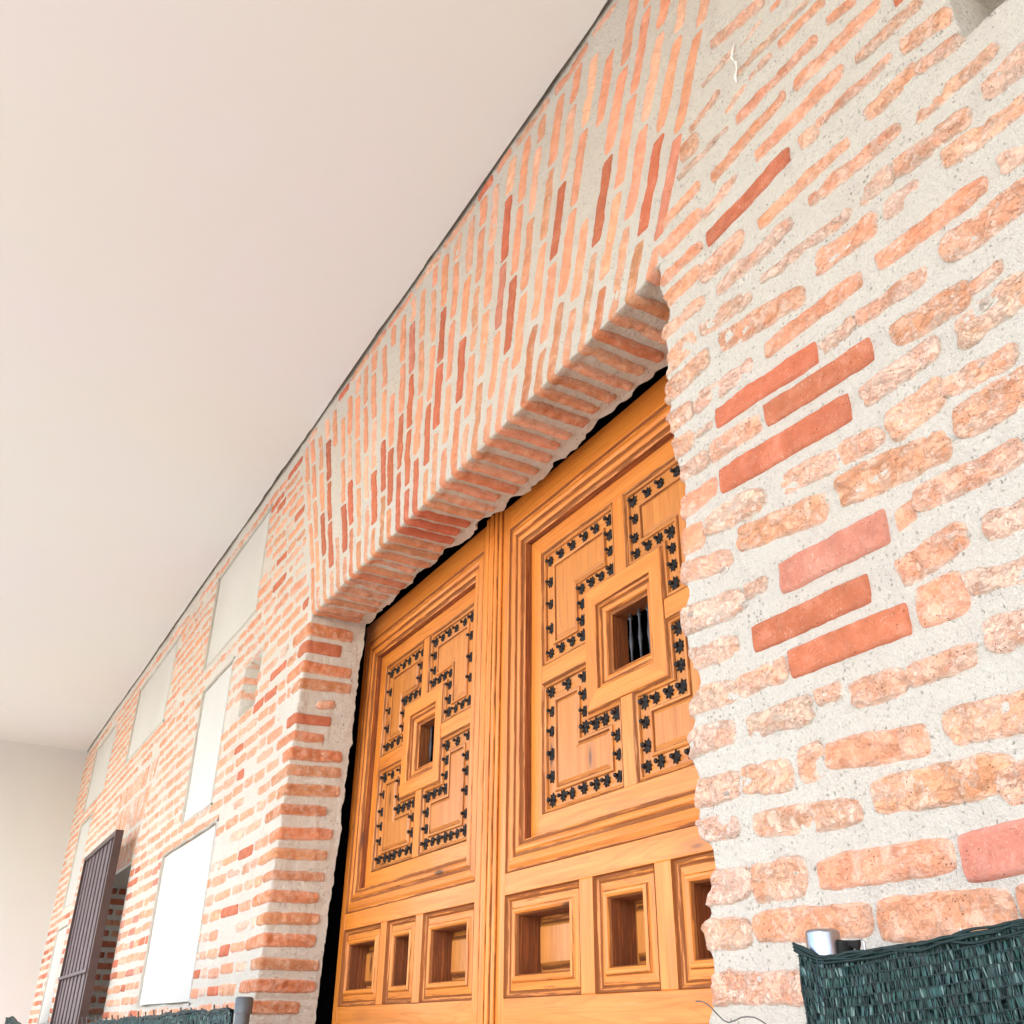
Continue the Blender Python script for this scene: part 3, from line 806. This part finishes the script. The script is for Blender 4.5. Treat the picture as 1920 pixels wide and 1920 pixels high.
def make_ground():
    t = NT("stone_paving")
    p = t.pos()
    br = t.n("ShaderNodeTexBrick"); t.set(br.inputs["Vector"], p)
    br.inputs["Scale"].default_value = 1.0; br.inputs["Brick Width"].default_value = 0.6; br.inputs["Row Height"].default_value = 0.4
    br.inputs["Mortar Size"].default_value = 0.006
    br.inputs["Color1"].default_value = (0.175, 0.17, 0.165, 1); br.inputs["Color2"].default_value = (0.205, 0.20, 0.19, 1); br.inputs["Mortar"].default_value = (0.34, 0.31, 0.27, 1)
    col = t.mix(t.math('MULTIPLY', t.step(t.noise(p, 3, 5), 0.5, 0.8), 0.35), br.outputs[0], (0.14, 0.135, 0.125))
    return t.done(col, 0.85, t.bump(t.noise(p, 40, 3), 0.3, 0.004), spec=0.3)
g = Geo(); g.poly([(-160, -160, 0), (160, -160, 0), (160, 160, 0), (-160, 160, 0)])
tag(g.build("ground", make_ground()), kind="structure")

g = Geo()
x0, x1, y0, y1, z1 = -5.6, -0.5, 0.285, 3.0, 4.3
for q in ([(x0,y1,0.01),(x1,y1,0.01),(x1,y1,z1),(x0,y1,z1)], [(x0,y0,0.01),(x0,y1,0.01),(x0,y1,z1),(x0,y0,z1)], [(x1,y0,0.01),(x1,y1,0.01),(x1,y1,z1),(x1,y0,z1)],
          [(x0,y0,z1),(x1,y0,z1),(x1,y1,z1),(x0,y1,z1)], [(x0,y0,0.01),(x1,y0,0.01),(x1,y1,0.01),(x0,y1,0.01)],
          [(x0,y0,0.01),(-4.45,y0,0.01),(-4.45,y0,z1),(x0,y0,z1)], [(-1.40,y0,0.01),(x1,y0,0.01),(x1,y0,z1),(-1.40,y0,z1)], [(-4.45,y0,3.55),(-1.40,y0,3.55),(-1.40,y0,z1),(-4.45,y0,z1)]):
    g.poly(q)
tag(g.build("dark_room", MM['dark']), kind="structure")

# ================================================================== the carved double door
YD = 0.324
def inset(poly, i):
    n = len(poly); out = []
    for k in range(n):
        p = np.array(poly[k]); a = np.array(poly[k - 1]); b = np.array(poly[(k + 1) % n])
        d1 = (p - a) / np.linalg.norm(p - a); d2 = (b - p) / np.linalg.norm(b - p)
        n1 = np.array([-d1[1], d1[0]]); n2 = np.array([-d2[1], d2[0]])
        out.append(tuple(p + i * (n1 + n2)))
    return out

def rect(x0, x1, z0, z1): return [(x0, z0), (x1, z0), (x1, z1), (x0, z1)]

def ring(g, poly, prof, d0=0.0, cap=None, mat=0, tone=1.0, capmat=None):
    """sweep a moulding profile [(inset, depth, crevice)] round a rectilinear outline with mitred corners.
       cap: None or 'x' / 'z' = grain direction of the flat field"""
    n = len(poly)
    rings = [inset(poly, p[0]) for p in prof]
    seeds = rng.random(n) * 40; tones = tone * (0.93 + 0.16 * rng.random(n))
    for k in range(n):
        a0 = np.array(poly[k]); b0 = np.array(poly[(k + 1) % n])
        L = np.linalg.norm(b0 - a0); dr = (b0 - a0) / L
        m = max(2, int(L / 0.03))
        uu = np.linspace(0, 1, m)
        v = 0.0; P = []; G = []; Cv = []
        for j, pr in enumerate(prof):
            a = np.array(rings[j][k]); b = np.array(rings[j][(k + 1) % n])
            if j: v += math.hypot(pr[0] - prof[j-1][0], pr[1] - prof[j-1][1])
            q = a[None] * (1 - uu[:, None]) + b[None] * uu[:, None]
            wob = vnoise(q[:, 0] * 9 + seeds[k], q[:, 1] * 9, j * 3.1) * 0.0004
            P.append(np.stack([q[:, 0], YD + d0 + pr[1] + wob, q[:, 1]], -1))
            G.append(np.stack([(q - a0) @ dr + seeds[k], np.full(m, v), np.full(m, seeds[k])], -1))
            Cv.append(np.full(m, pr[2] if len(pr) > 2 else 0.0))
        # separate strips keep crisp edges
        for j in range(len(prof) - 1):
            g.grid(np.stack(P[j:j+2]), (prof[j][3] if len(prof[j]) > 3 else mat), dict(grain=np.stack(G[j:j+2]), crev=np.stack(Cv[j:j+2]), tone=tones[k]), smooth=False)
    if cap:
        pl = rings[-1]; sd = rng.random() * 40; tn = tone * (0.94 + 0.12 * rng.random())
        pts = [(x, YD + d0 + prof[-1][1], z) for x, z in pl]
        gr = [((x if cap == 'x' else z) + sd, (z if cap == 'x' else x), sd) for x, z in pl]
        g.poly(pts, mat if capmat is None else capmat, dict(grain=np.array(gr), crev=0.0, tone=tn))

BOARD = [(0, 0.03, 0.3), (0, 0.0022, 0.25), (0.0012, 0.0005, 0.0), (0.003, 0.0, 0.0)]
def board(g, x0, x1, z0, z1, d0=0.0, axis=None, mat=0, tone=1.0):
    if axis is None: axis = 'x' if (x1 - x0) > (z1 - z0) else 'z'
    ring(g, rect(x0, x1, z0, z1), BOARD, d0, axis, mat, tone)

def seam(g, poly, d0, mat=0, tone=1.0, w=0.0):
    pass

# stud: scalloped iron rosette with a ball on a short neck, axis towards -Y
def stud_mesh():
    g = Geo()
    seg = 32
    prof = [(0.0, 0.0, 0), (1.0, 0.001, 1), (0.94, 0.004, 1), (0.60, 0.0085, 0.7), (0.30, 0.012, 0.2), (0.17, 0.0145, 0), (0.17, 0.019, 0), (0.30, 0.0215, 0), (0.40, 0.026, 0), (0.41, 0.030, 0), (0.33, 0.0345, 0), (0.15, 0.037, 0), (0.0, 0.0375, 0)]
    P = []
    for r, h, l in prof:
        th = np.linspace(0, 2 * math.pi, seg + 1)
        lob = 1 + l * 0.24 * np.cos(th * 8)
        hh = h + l * 0.0022 * np.cos(th * 8)
        rr = 0.0168 * r * lob
        P.append(np.stack([rr * np.cos(th), -hh * 0.62, rr * np.sin(th)], -1))
    g.grid(np.stack(P), 0)
    return g
stud_src = None
def place_stud(parent, x, z, d, sc):
    global stud_src
    if stud_src is None:
        o = stud_mesh().build("stud", MM['iron'], parent); stud_src = o
    else:
        o = stud_src.copy(); C.objects.link(o); o.parent = parent
    o.location = (x, YD + d, z)
    o.scale = (sc, 0.95 + 0.1 * rng.random(), sc)
    o.rotation_euler = ((rng.random() - 0.5) * 0.16, rng.random() * 0.8, (rng.random() - 0.5) * 0.16)
    return o

bal_src = None
def baluster(parent, x, z0, z1, d):
    global bal_src
    if bal_src is None:
        g = Geo(); H = z1 - z0
        t = [0, .04, .07, .075, .10, .12, .30, .44, .48, .5, .52, .56, .70, .88, .90, .925, .93, .96, 1.0]
        r = [.0065, .0065, .0065, .0095, .0095, .0045, .0050, .0082, .0090, .0098, .0090, .0082, .0050, .0045, .0095, .0095, .0065, .0065, .0065]
        g.tube([(0, 0, H * a) for a in t], [v_ * 0.78 for v_ in r], 14)
        o = g.build("baluster", MM['bar'], parent); bal_src = o
    else:
        o = bal_src.copy(); C.objects.link(o); o.parent = parent
    o.location = (x, YD + d, z0)

WM = [MM['wood'], MM['wood_pale'], MM['wood_dark'], MM['dark']]

def leaf(xa, xb, st_l, st_r, label, jj):
    """xa..xb = clear width between the stiles (outer edge of the recess)"""
    root = empty("door_leaf", ((xa + xb) / 2, YD, 0.0))
    tag(root, label, "wooden door", "leaves of the carved double door")
    objs = []
    def mk(g, name, mats, par=None):
        o = g.build(name, mats); p = par or root
        o.parent = p
        if p is root: o.location = -root.location
        return o
    # stiles and rails
    for (a, b) in ((st_l, xa), (xb, st_r)):
        g = Geo(); board(g, a, b, 0.03, 3.336, 0, 'z'); mk(g, "stile", WM)
    for (a, b) in ((3.236, 3.336), (1.980, 2.044), (1.630, 1.700), (0.42, 0.56), (0.03, 0.16)):
        g = Geo(); board(g, xa + 0.0005, xb - 0.0005, a, b, 0.0008, 'x'); mk(g, "rail", WM)
    W = xb - xa
    # upper and lower recess mouldings
    MP = [(0, 0.0, .7), (0.003, 0.006, .9), (0.010, 0.0075, .2), (0.020, 0.0015, .1), (0.030, -0.001, 0), (0.040, 0.002, .2), (0.044, 0.009, 1), (0.052, 0.009, .5), (0.058, 0.003, .1), (0.066, 0.0015, .1), (0.073, 0.005, .3), (0.077, 0.013, 1.0), (0.083, 0.015, .6), (0.0895, 0.017, .35, 2), (0.090, 0.048, .6)]
    for (z0, z1, studs) in ((2.044, 3.236, True), (0.56, 1.630, False)):
        g = Geo(); ring(g, rect(xa, xb, z0, z1), MP)
        mk(g, "panel_moulding", WM)
        px0, px1, pz0, pz1 = xa + 0.089, xb - 0.089, z0 + 0.089, z1 - 0.089
        cx, cz = (px0 + px1) / 2, (pz0 + pz1) / 2
        sx = (px1 - px0) / 1.03; sz = (pz1 - pz0) / 1.014
        hx, hz = (px1 - px0) / 2, (pz1 - pz0) / 2
        ix, iz = hx - 0.064 * sx, hz - 0.064 * sz
        c = 0.029
        wbx, wbz = 0.190 * sx, 0.190 * sz
        dP = 0.040
        # mitred outer frame of the field
        g = Geo()
        ring(g, rect(px0, px1, pz0, pz1), [(0, 0.03, .5), (0, 0.002, .5), (0.002, 0.0, 0), (0.03 * sx, 0.0, 0), (0.062 * sx, 0.0, 0), (0.064 * sx, 0.0015, .4)], dP)
        fr = mk(g, "field_frame", WM)
        # the cross bars
        for (a, b, e, f, ax) in ((cx - c, cx + c, cz + wbz, cz + iz, 'z'), (cx - c, cx + c, cz - iz, cz - wbz, 'z'), (cx - ix, cx - wbx, cz - c, cz + c, 'x'), (cx + wbx, cx + ix, cz - c, cz + c, 'x')):
            g = Geo(); board(g, a, b, e, f, dP + 0.0006, ax); mk(g, "cross_bar", WM)
        # the little window (or blind block) in the middle
        g = Geo()
        wr = rect(cx - wbx, cx + wbx, cz - wbz, cz + wbz)
        if studs:
            ring(g, wr, [(0, 0.02, .8), (0, -0.001, .4), (0.002, -0.003, 0), (0.03, -0.003, 0), (0.053, -0.003, .0), (0.056, -0.001, .3), (0.058, 0.006, .9), (0.066, 0.007, .3), (0.070, 0.014, .9), (0.080, 0.012, .15), (0.088, 0.015, .2), (0.094, 0.026, .9), (0.102, 0.028, .5), (0.1025, 0.030, .6)], dP)
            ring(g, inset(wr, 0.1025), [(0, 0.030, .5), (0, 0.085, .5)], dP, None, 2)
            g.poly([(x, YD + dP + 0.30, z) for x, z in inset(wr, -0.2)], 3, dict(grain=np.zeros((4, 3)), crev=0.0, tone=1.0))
            wf = mk(g, "peephole", WM)
            oz = wbz - 0.1025
            for q in (-0.055, -0.010, 0.035, 0.075):
                baluster(wf, cx + q, cz - oz, cz + oz, dP + 0.070)
                if jj: pass
        else:
            ring(g, wr, [(0, 0.02, .8), (0, -0.001, .4), (0.002, -0.003, 0), (0.05, -0.003, 0), (0.06, 0.006, .9), (0.08, 0.012, .3)], dP, 'z')
            wf = mk(g, "centre_block", WM)
        # four L shaped fields with raised centres and studs
        for sxn in (-1, 1):
            for szn in (1, -1):
                def T(u, v): return (cx + sxn * u, cz + szn * v)
                pl = [T(ix, iz), T(c, iz), T(c, wbz), T(wbx, wbz), T(wbx, c), T(ix, c)]
                area = sum(pl[k-1][0] * pl[k][1] - pl[k][0] * pl[k-1][1] for k in range(6))
                if area < 0: pl = pl[::-1]
                g = Geo()
                ring(g, pl, [(-0.0005, 0.0, .4), (0.003, 0.003, .7), (0.007, 0.009, .45), (0.012, 0.006, .1), (0.015, 0.008, .2), (0.017, 0.016, .55), (0.020, 0.017, .1), (0.060, 0.017, .1), (0.0605, 0.012, .6), (0.064, 0.009, .1), (0.070, 0.010, .25), (0.072, 0.016, .9), (0.076, 0.015, .3), (0.084, 0.009, .0)], dP, 'z', 1)
                ob = mk(g, "studded_panel" if studs else "raised_panel", WM)
                if studs:
                    q = 0.041
                    ux, uz = ix - q, iz - q
                    cc, ww, vv = c + q - 0.004, wbx + q - 0.004, wbz + q - 0.004
                    path = [(ux, uz), (cc, uz), (cc, vv), (ww, vv), (ww, cc), (ux, cc), (ux, uz)]
                    cnt = [5, 3, 3, 3, 3, 4 if szn > 0 else 4]
                    if szn < 0: cnt = [6, 3, 3, 3, 2, 5]
                    for k in range(6):
                        (a, b), (e, f) = path[k], path[k + 1]
                        for m in range(cnt[k]):
                            t = m / cnt[k] + (rng.random() - 0.5) * 0.05 * (m > 0)
                            big = 1.13 if m == 0 and rng.random() < 0.6 else 0.9 + 0.16 * rng.random()
                            x, z = T(a + (e - a) * t + rng.normal() * 0.0012, b + (f - b) * t + rng.normal() * 0.0012)
                            so = place_stud(ob, x, z, dP + 0.0165, big)
    # row of three deep coffers, twice
    fr3 = ((0.0, 0.337), (0.392, 0.612), (0.667, 1.0))
    for (z0, z1) in ((1.700, 1.980), (0.16, 0.42)):
        for (a, b) in ((0.337, 0.392), (0.612, 0.667)):
            g = Geo(); board(g, xa + W * a, xa + W * b, z0, z1, 0.0004, 'z'); mk(g, "muntin", WM)
        for (a, b) in fr3:
            g = Geo()
            rr = rect(xa + W * a, xa + W * b, z0, z1)
            ring(g, rr, [(0, 0.0, .7), (0.003, 0.009, .9), (0.011, 0.012, .35), (0.016, 0.017, 1.), (0.020, 0.014, .3), (0.038, 0.011, .0), (0.041, 0.005, .5), (0.045, 0.002, .1), (0.050, 0.0015, .0), (0.056, 0.005, .2), (0.059, 0.013, .9), (0.0605, 0.016, .8)])
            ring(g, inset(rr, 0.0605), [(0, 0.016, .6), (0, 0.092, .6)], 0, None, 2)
            ring(g, inset(rr, 0.060), [(0, 0.092, .6), (0.014, 0.092, .3), (0.020, 0.085, .9), (0.032, 0.072, .1)], 0, 'z', 1)
            mk(g, "coffer", WM)
    return root

L1 = leaf(-4.135, -2.966, -4.185, -2.868, "left door leaf of honey pine, studded panels round a small barred opening", 0)
L2 = leaf(-2.764, -1.535, -2.862, -1.470, "right door leaf of honey pine, partly hidden behind the near brick pier", 1)
# astragal on the right leaf, closing on the left one
g = Geo()
pf = [(-2.926, 0.0, 1), (-2.926, -0.010, 0), (-2.922, -0.013, 0), (-2.906, -0.013, 0), (-2.902, -0.005, 1), (-2.896, -0.005, .8), (-2.891, -0.014, 0), (-2.884, -0.019, 0), (-2.874, -0.019, 0), (-2.868, -0.012, .1), (-2.866, -0.005, 1), (-2.860, -0.005, .8), (-2.856, -0.013, 0), (-2.848, -0.016, 0), (-2.838, -0.013, .1), (-2.835, -0.004, 1), (-2.829, -0.004, .7), (-2.826, -0.010, 0), (-2.814, -0.011, 0), (-2.811, -0.008, 0), (-2.811, 0.0, 1)]
zz = np.linspace(0.03, 3.341, 90)
for j in range(len(pf) - 1):
    rows = []; gr = []; cv = []
    for k in (j, j + 1):
        x, d, c_ = pf[k]
        rows.append(np.stack([np.full(90, x), YD + d + vnoise(zz * 14, k * 1.7) * 0.0008, zz], -1))
        gr.append(np.stack([zz, np.full(90, x * 1.0), np.full(90, 3.0 + (j // 5))], -1)); cv.append(np.full(90, float(c_)))
    g.grid(np.stack(rows), 0, dict(grain=np.stack(gr), crev=np.stack(cv), tone=1.04), smooth=False)
o = g.build("astragal", WM, L2); o.location = -L2.location

# ================================================================== brown window grille on the far wall
gr_root = empty("window_grille", (-8.42, -0.1, 1.0))
tag(gr_root, "dark brown slatted steel grille standing off the far wall in front of a window", "window grille")
def gpart(g, name, mat, par=None):
    o = g.build(name, mat); o.parent = par or gr_root
    if par is None: o.location = -gr_root.location
    return o
gx0, gx1, gz0, gz1, gy0, gy1 = -9.17, -7.68, 0.90, 2.88, -0.154, -0.10
g = Geo()
g.box((gx1 - 0.035, gy0, gz0), (gx1, gy1, gz1)); g.box((gx0, gy0, gz0), (gx0 + 0.035, gy1, gz1))
g.box((gx0 + 0.035, gy0 + 0.002, gz1 - 0.035), (gx1 - 0.035, gy1, gz1)); g.box((gx0 + 0.035, gy0 + 0.002, gz0), (gx1 - 0.035, gy1, gz0 + 0.035))
gpart(g, "frame", MM['steel'])
n = 15; pit = (gx1 - gx0 - 0.07) / n
g = Geo(); g.box((-0.026, -0.010, gz0 + 0.035), (0.026, 0.010, gz1 - 0.036))
sl = gpart(g, "slat", MM['slat'])
for i in range(n):
    s_ = sl if i == 0 else sl.copy()
    if i: C.objects.link(s_); s_.parent = gr_root
    s_.location = Vector((gx0 + 0.035 + pit * (i + 0.5), gy0 + 0.026 + (0.006 if i % 2 else 0.0), 0)) - gr_root.location
    s_.rotation_euler = (0, 0, R(3))
g = Geo(); g.box((gx0 + 0.03, gy0 - 0.012, 1.955), (gx1 - 0.03, gy0 + 0.004, 1.975)); gpart(g, "crossbar", MM['slat'])
g = Geo()
for zc in (1.2,):
    for xc in (gx1 - 0.02, gx0 + 0.02):
        g.tube([(xc, gy1 - 0.01, zc), (xc, 0.02, zc)], 0.010, 8)
gpart(g, "bracket", MM['steel'])

# ================================================================== temporary fence panels with shade netting
def make_net_mat():
    t = NT("green_shade_net")
    sh = t.attr("shade"); p = t.pos()
    col = t.mix(sh, (0.003, 0.011, 0.011), (0.022, 0.082, 0.070))
    col = t.mix(t.math('MULTIPLY', t.step(sh, 0.93, 0.99), 0.55), col, (0.20, 0.27, 0.25))  # brightest ribbons get a pale glint painted into their colour
    m = t.done(col, 0.5, None, 0.0, 0.35)
    return m
MM['net'] = make_net_mat()

def netting(x0, x1, ztop, zbot, y0, row, colw, parent, hem=True):
    g = Geo()
    for layer in (0, 1):
        nr = int((1.74 - zbot) / row) + 1; nc = int((x1 - x0) / colw)
        I, J = np.meshgrid(np.arange(nc), np.arange(nr), indexing='ij')
        x = x0 + (I + 0.5 + 0.3 * (J % 2) + 0.25 * (rng.random(I.shape) - 0.5)) * colw + layer * colw * 0.5
        zt = ztop(x)
        z = zt - (J + 0.35 * layer) * row + vnoise(x * 3, 0.3 + J * 0.11) * 0.25 * row
        ok = (z - row > zbot) & (x < x1)
        x = x[ok]; z = z[ok]; N = len(x)
        fold = lambda X, Zz: y0 + layer * 0.004 + 0.010 * vnoise(X * 5.5, Zz * 1.2, 3) + 0.003 * vnoise(X * 23, Zz * 7, 3)
        lean = (rng.random(N) - 0.5) * 1.5 * colw + colw * 0.15
        w = colw * (0.62 + 0.25 * rng.random(N)) * (1 if layer == 0 else 1.5)
        tw = (rng.random((N, 4)) - 0.5) * 0.0040
        h = row * (1.02 + 0.1 * rng.random(N))
        q = np.empty((N, 4, 3))
        for c, (sx, zz_) in enumerate(((-1, 0), (1, 0), (1, 1), (-1, 1))):
            xx = x + sx * w / 2 + lean * zz_
            q[:, c, 0] = xx; q[:, c, 2] = z - h * zz_
            q[:, c, 1] = fold(xx, z - h * zz_) + tw[:, c]
        sh = np.clip(rng.random(N) ** 1.2 * 1.04, 0, 1) * (1.0 if layer == 0 else 0.25)
        g.V.append(q.reshape(-1, 3)); idx = np.arange(N * 4).reshape(N, 4) + g.n
        g.F.append(idx); g.M.append(np.zeros(N, int)); g.smooth.append(np.zeros(N, bool))
        g.A.setdefault("shade", []).append((g.n, np.repeat(sh, 4))); g.n += 4 * N
    xs = np.linspace(x0, x1, 160); ts = np.linspace(0, 1, 60)
    XX, TT = np.meshgrid(xs, ts, indexing='ij')
    ZZ = ztop(XX) * (1 - TT) + zbot * TT
    g.grid(np.stack([XX, y0 + 0.0085 + 0.010 * vnoise(XX * 5.5, ZZ * 1.2, 3) + 0.003 * vnoise(XX * 23, ZZ * 7, 3), ZZ], -1), 0, dict(shade=0.02), smooth=False)
    # knitted row threads
    xs = np.arange(x0, x1, 0.012)
    for r_ in range(int((1.74 - zbot) / row)):
        zt = ztop(xs) - r_ * row + vnoise(xs * 3, 0.3 + r_ * 0.11) * 0.25 * row
        zt = zt + vnoise(xs * 60, r_ * 1.3) * 0.0012
        if zt.min() < zbot: break
        yy = y0 - 0.0035 + 0.010 * vnoise(xs * 5.5, zt * 1.2, 3) + 0.003 * vnoise(xs * 23, zt * 7, 3)
        P = np.stack([np.stack([xs, yy, zt + o_], -1) for o_ in (-0.0006, 0.0006)])
        g.grid(P, 0, dict(shade=0.0), smooth=False)
    if hem:
        for k in range(5):
            xs = np.arange(x0 - 0.004, x1, 0.007)
            pts = [(float(a), float(y0 - 0.002 + 0.010 * vnoise(a * 5.5, ztop(a) * 1.2, 3) + 0.004 * vnoise(a * 40, k * 2.2)), float(ztop(a) + 0.0035 * vnoise(a * 26, k * 3.1) + (k - 3) * 0.0020)) for a in xs]
            g.tube(pts, [0.0017 + 0.0010 * abs(float(vnoise(p[0] * 90, k))) for p in pts], 5, 0, False, dict(shade=0.08 + 0.10 * (k % 2)))
        for k in range(3):
            zs_ = np.arange(zbot, float(ztop(x0)), 0.012)
            g.tube([(float(x0 + 0.001 * k + 0.002 * vnoise(a * 30, k)), float(y0 + 0.010 * vnoise(x0 * 5.5, a * 1.2, 3) + 0.002 * k), float(a)) for a in zs_], 0.0018, 5, 0, False, dict(shade=0.1))
    return g.build("shade_netting", MM['net'], parent)

# right panel, nearest
fr = empty("fence_panel", (0, 0, 0))
tag(fr, "green netted temporary fence at lower right with bare shiny tube end", "temporary fence", "temporary fence panels along the wall")
g = Geo()
px_, py_ = -1.075, -0.098
g.tube([(px_, py_, 0.02), (px_, py_, 1.30), (px_, py_, 1.733), (px_, py_, 1.7365), (px_, py_, 1.738)], [0.0235, 0.0235, 0.0235, 0.0225, 0.019], 32)
g.build("post", MM['alu'], fr)
g = Geo()
g.tube([(px_ + 0.028, py_ + 0.012, 1.655), (px_ + 0.028, py_ + 0.012, 1.722), (px_ + 0.045, py_ + 0.02, 1.716)], [0.010, 0.011, 0.008], 12)
g.build("clamp", MM['dark'], fr)
wsrc = None
for i, xw in enumerate(np.arange(-1.008, 2.0, 0.155)):
    zt = 1.716 + 0.012 * (1 - math.exp(-i / 2))
    if wsrc is None:
        g = Geo(); g.tube([(0, 0, 0.06), (0, 0, 1.719)], 0.0018, 8); wsrc = g.build("wire", MM['alu'], fr); o = wsrc
    else:
        o = wsrc.copy(); C.objects.link(o); o.parent = fr
    o.location = (xw, -0.092, 0.0 + (0.012 * (1 - math.exp(-i / 2))))
def zt_r(x):
    x = np.asarray(x, float)
    return 1.7000 + 0.022 * ss(-x, 1.040, 1.112) + 0.016 * np.clip((x + 1.04) / 0.3, 0, 1) + 0.0015 * vnoise(x * 12, 1.0) + 0.004 * ss(x, -0.8, 0.5)
netting(-1.094, 2.0, zt_r, 0.7, -0.128, 0.0118, 0.0030, fr)
o = None
# left panel
fl = empty("fence_panel", (0, 0, 0))
tag(fl, "green netted temporary fence at lower left, dull grey capped post by the door jamb", "temporary fence", "temporary fence panels along the wall")
g = Geo()
lx, ly = -3.352, -0.27
g.tube([(lx, ly, 0.02), (lx, ly, 1.70)], 0.0225, 24)
g.build("post", MM['grey'], fl)
g = Geo()
g.tube([(lx, ly, 1.655), (lx, ly, 1.698), (lx, ly, 1.702)], [0.0275, 0.0275, 0.022], 24)
g.build("cap", MM['grey'], fl)
def zt_l(x):
    x = np.asarray(x, float)
    return 1.668 - 0.016 * ss(-x, 3.6, 5.6) - 0.05 * ss(-x, 5.7, 7.0) + 0.006 * vnoise(x * 6, 2.0) + 0.003 * vnoise(x * 19, 2.0)
netting(-6.9, -3.375, zt_l, 1.0, -0.30, 0.0142, 0.0075, fl)
wl = None
for i in range(20):
    xw = -3.55 - i * 0.165
    if wl is None:
        g = Geo(); g.tube([(0, 0, 0.06), (0, 0, 1.640), (0.012, -0.012, 1.682)], 0.003, 8); wl = g.build("wire", MM['tie'], fl); o = wl
    else:
        o = wl.copy(); C.objects.link(o); o.parent = fl
    o.location = (xw, -0.262, 0.004 * math.sin(i * 2.1) - (0.010 if i > 9 else 0))
# third panel, farther along
ff = empty("fence_panel", (0, 0, 0))
tag(ff, "farthest green netted fence, ragged corner just showing at the bottom left", "temporary fence", "temporary fence panels along the wall")
g = Geo(); g.tube([(-7.1, -0.27, 0.02), (-7.1, -0.27, 1.60)], 0.0225, 16); g.build("post", MM['grey'], ff)
def zt_f(x):
    x = np.asarray(x, float)
    return 1.615 + 0.095 * ss(-x, 9.2, 10.9) + 0.006 * vnoise(x * 6, 2.0)
netting(-11.3, -7.12, zt_f, 1.1, -0.30, 0.02, 0.012, ff, True)

# ================================================================== loose wire by the right jamb
g = Geo()
pts = [(-1.4351, -0.04, 1.6571),(-1.4204, -0.04, 1.6568),(-1.4063, -0.04, 1.6523),(-1.3952, -0.04, 1.6459),(-1.3822, -0.04, 1.6368),(-1.3694, -0.04, 1.6286),(-1.3561, -0.04, 1.6252),(-1.3398, -0.04, 1.6284),(-1.3259, -0.04, 1.6323),(-1.3103, -0.04, 1.6332),(-1.2954, -0.04, 1.632),(-1.2812, -0.04, 1.6274),(-1.2714, -0.04, 1.6229),(-1.2604, -0.04, 1.614)]
fine = []
for i in range(len(pts) - 1):
    for t in (0, 0.5): fine.append(tuple(pts[i][k] * (1 - t) + pts[i + 1][k] * t for k in range(3)))
g.tube(fine, 0.0011, 6)
w_ = g.build("loose_wire", MM['tie'])
tag(w_, "thin dark curly wire sticking out in front of the right jamb", "wire")
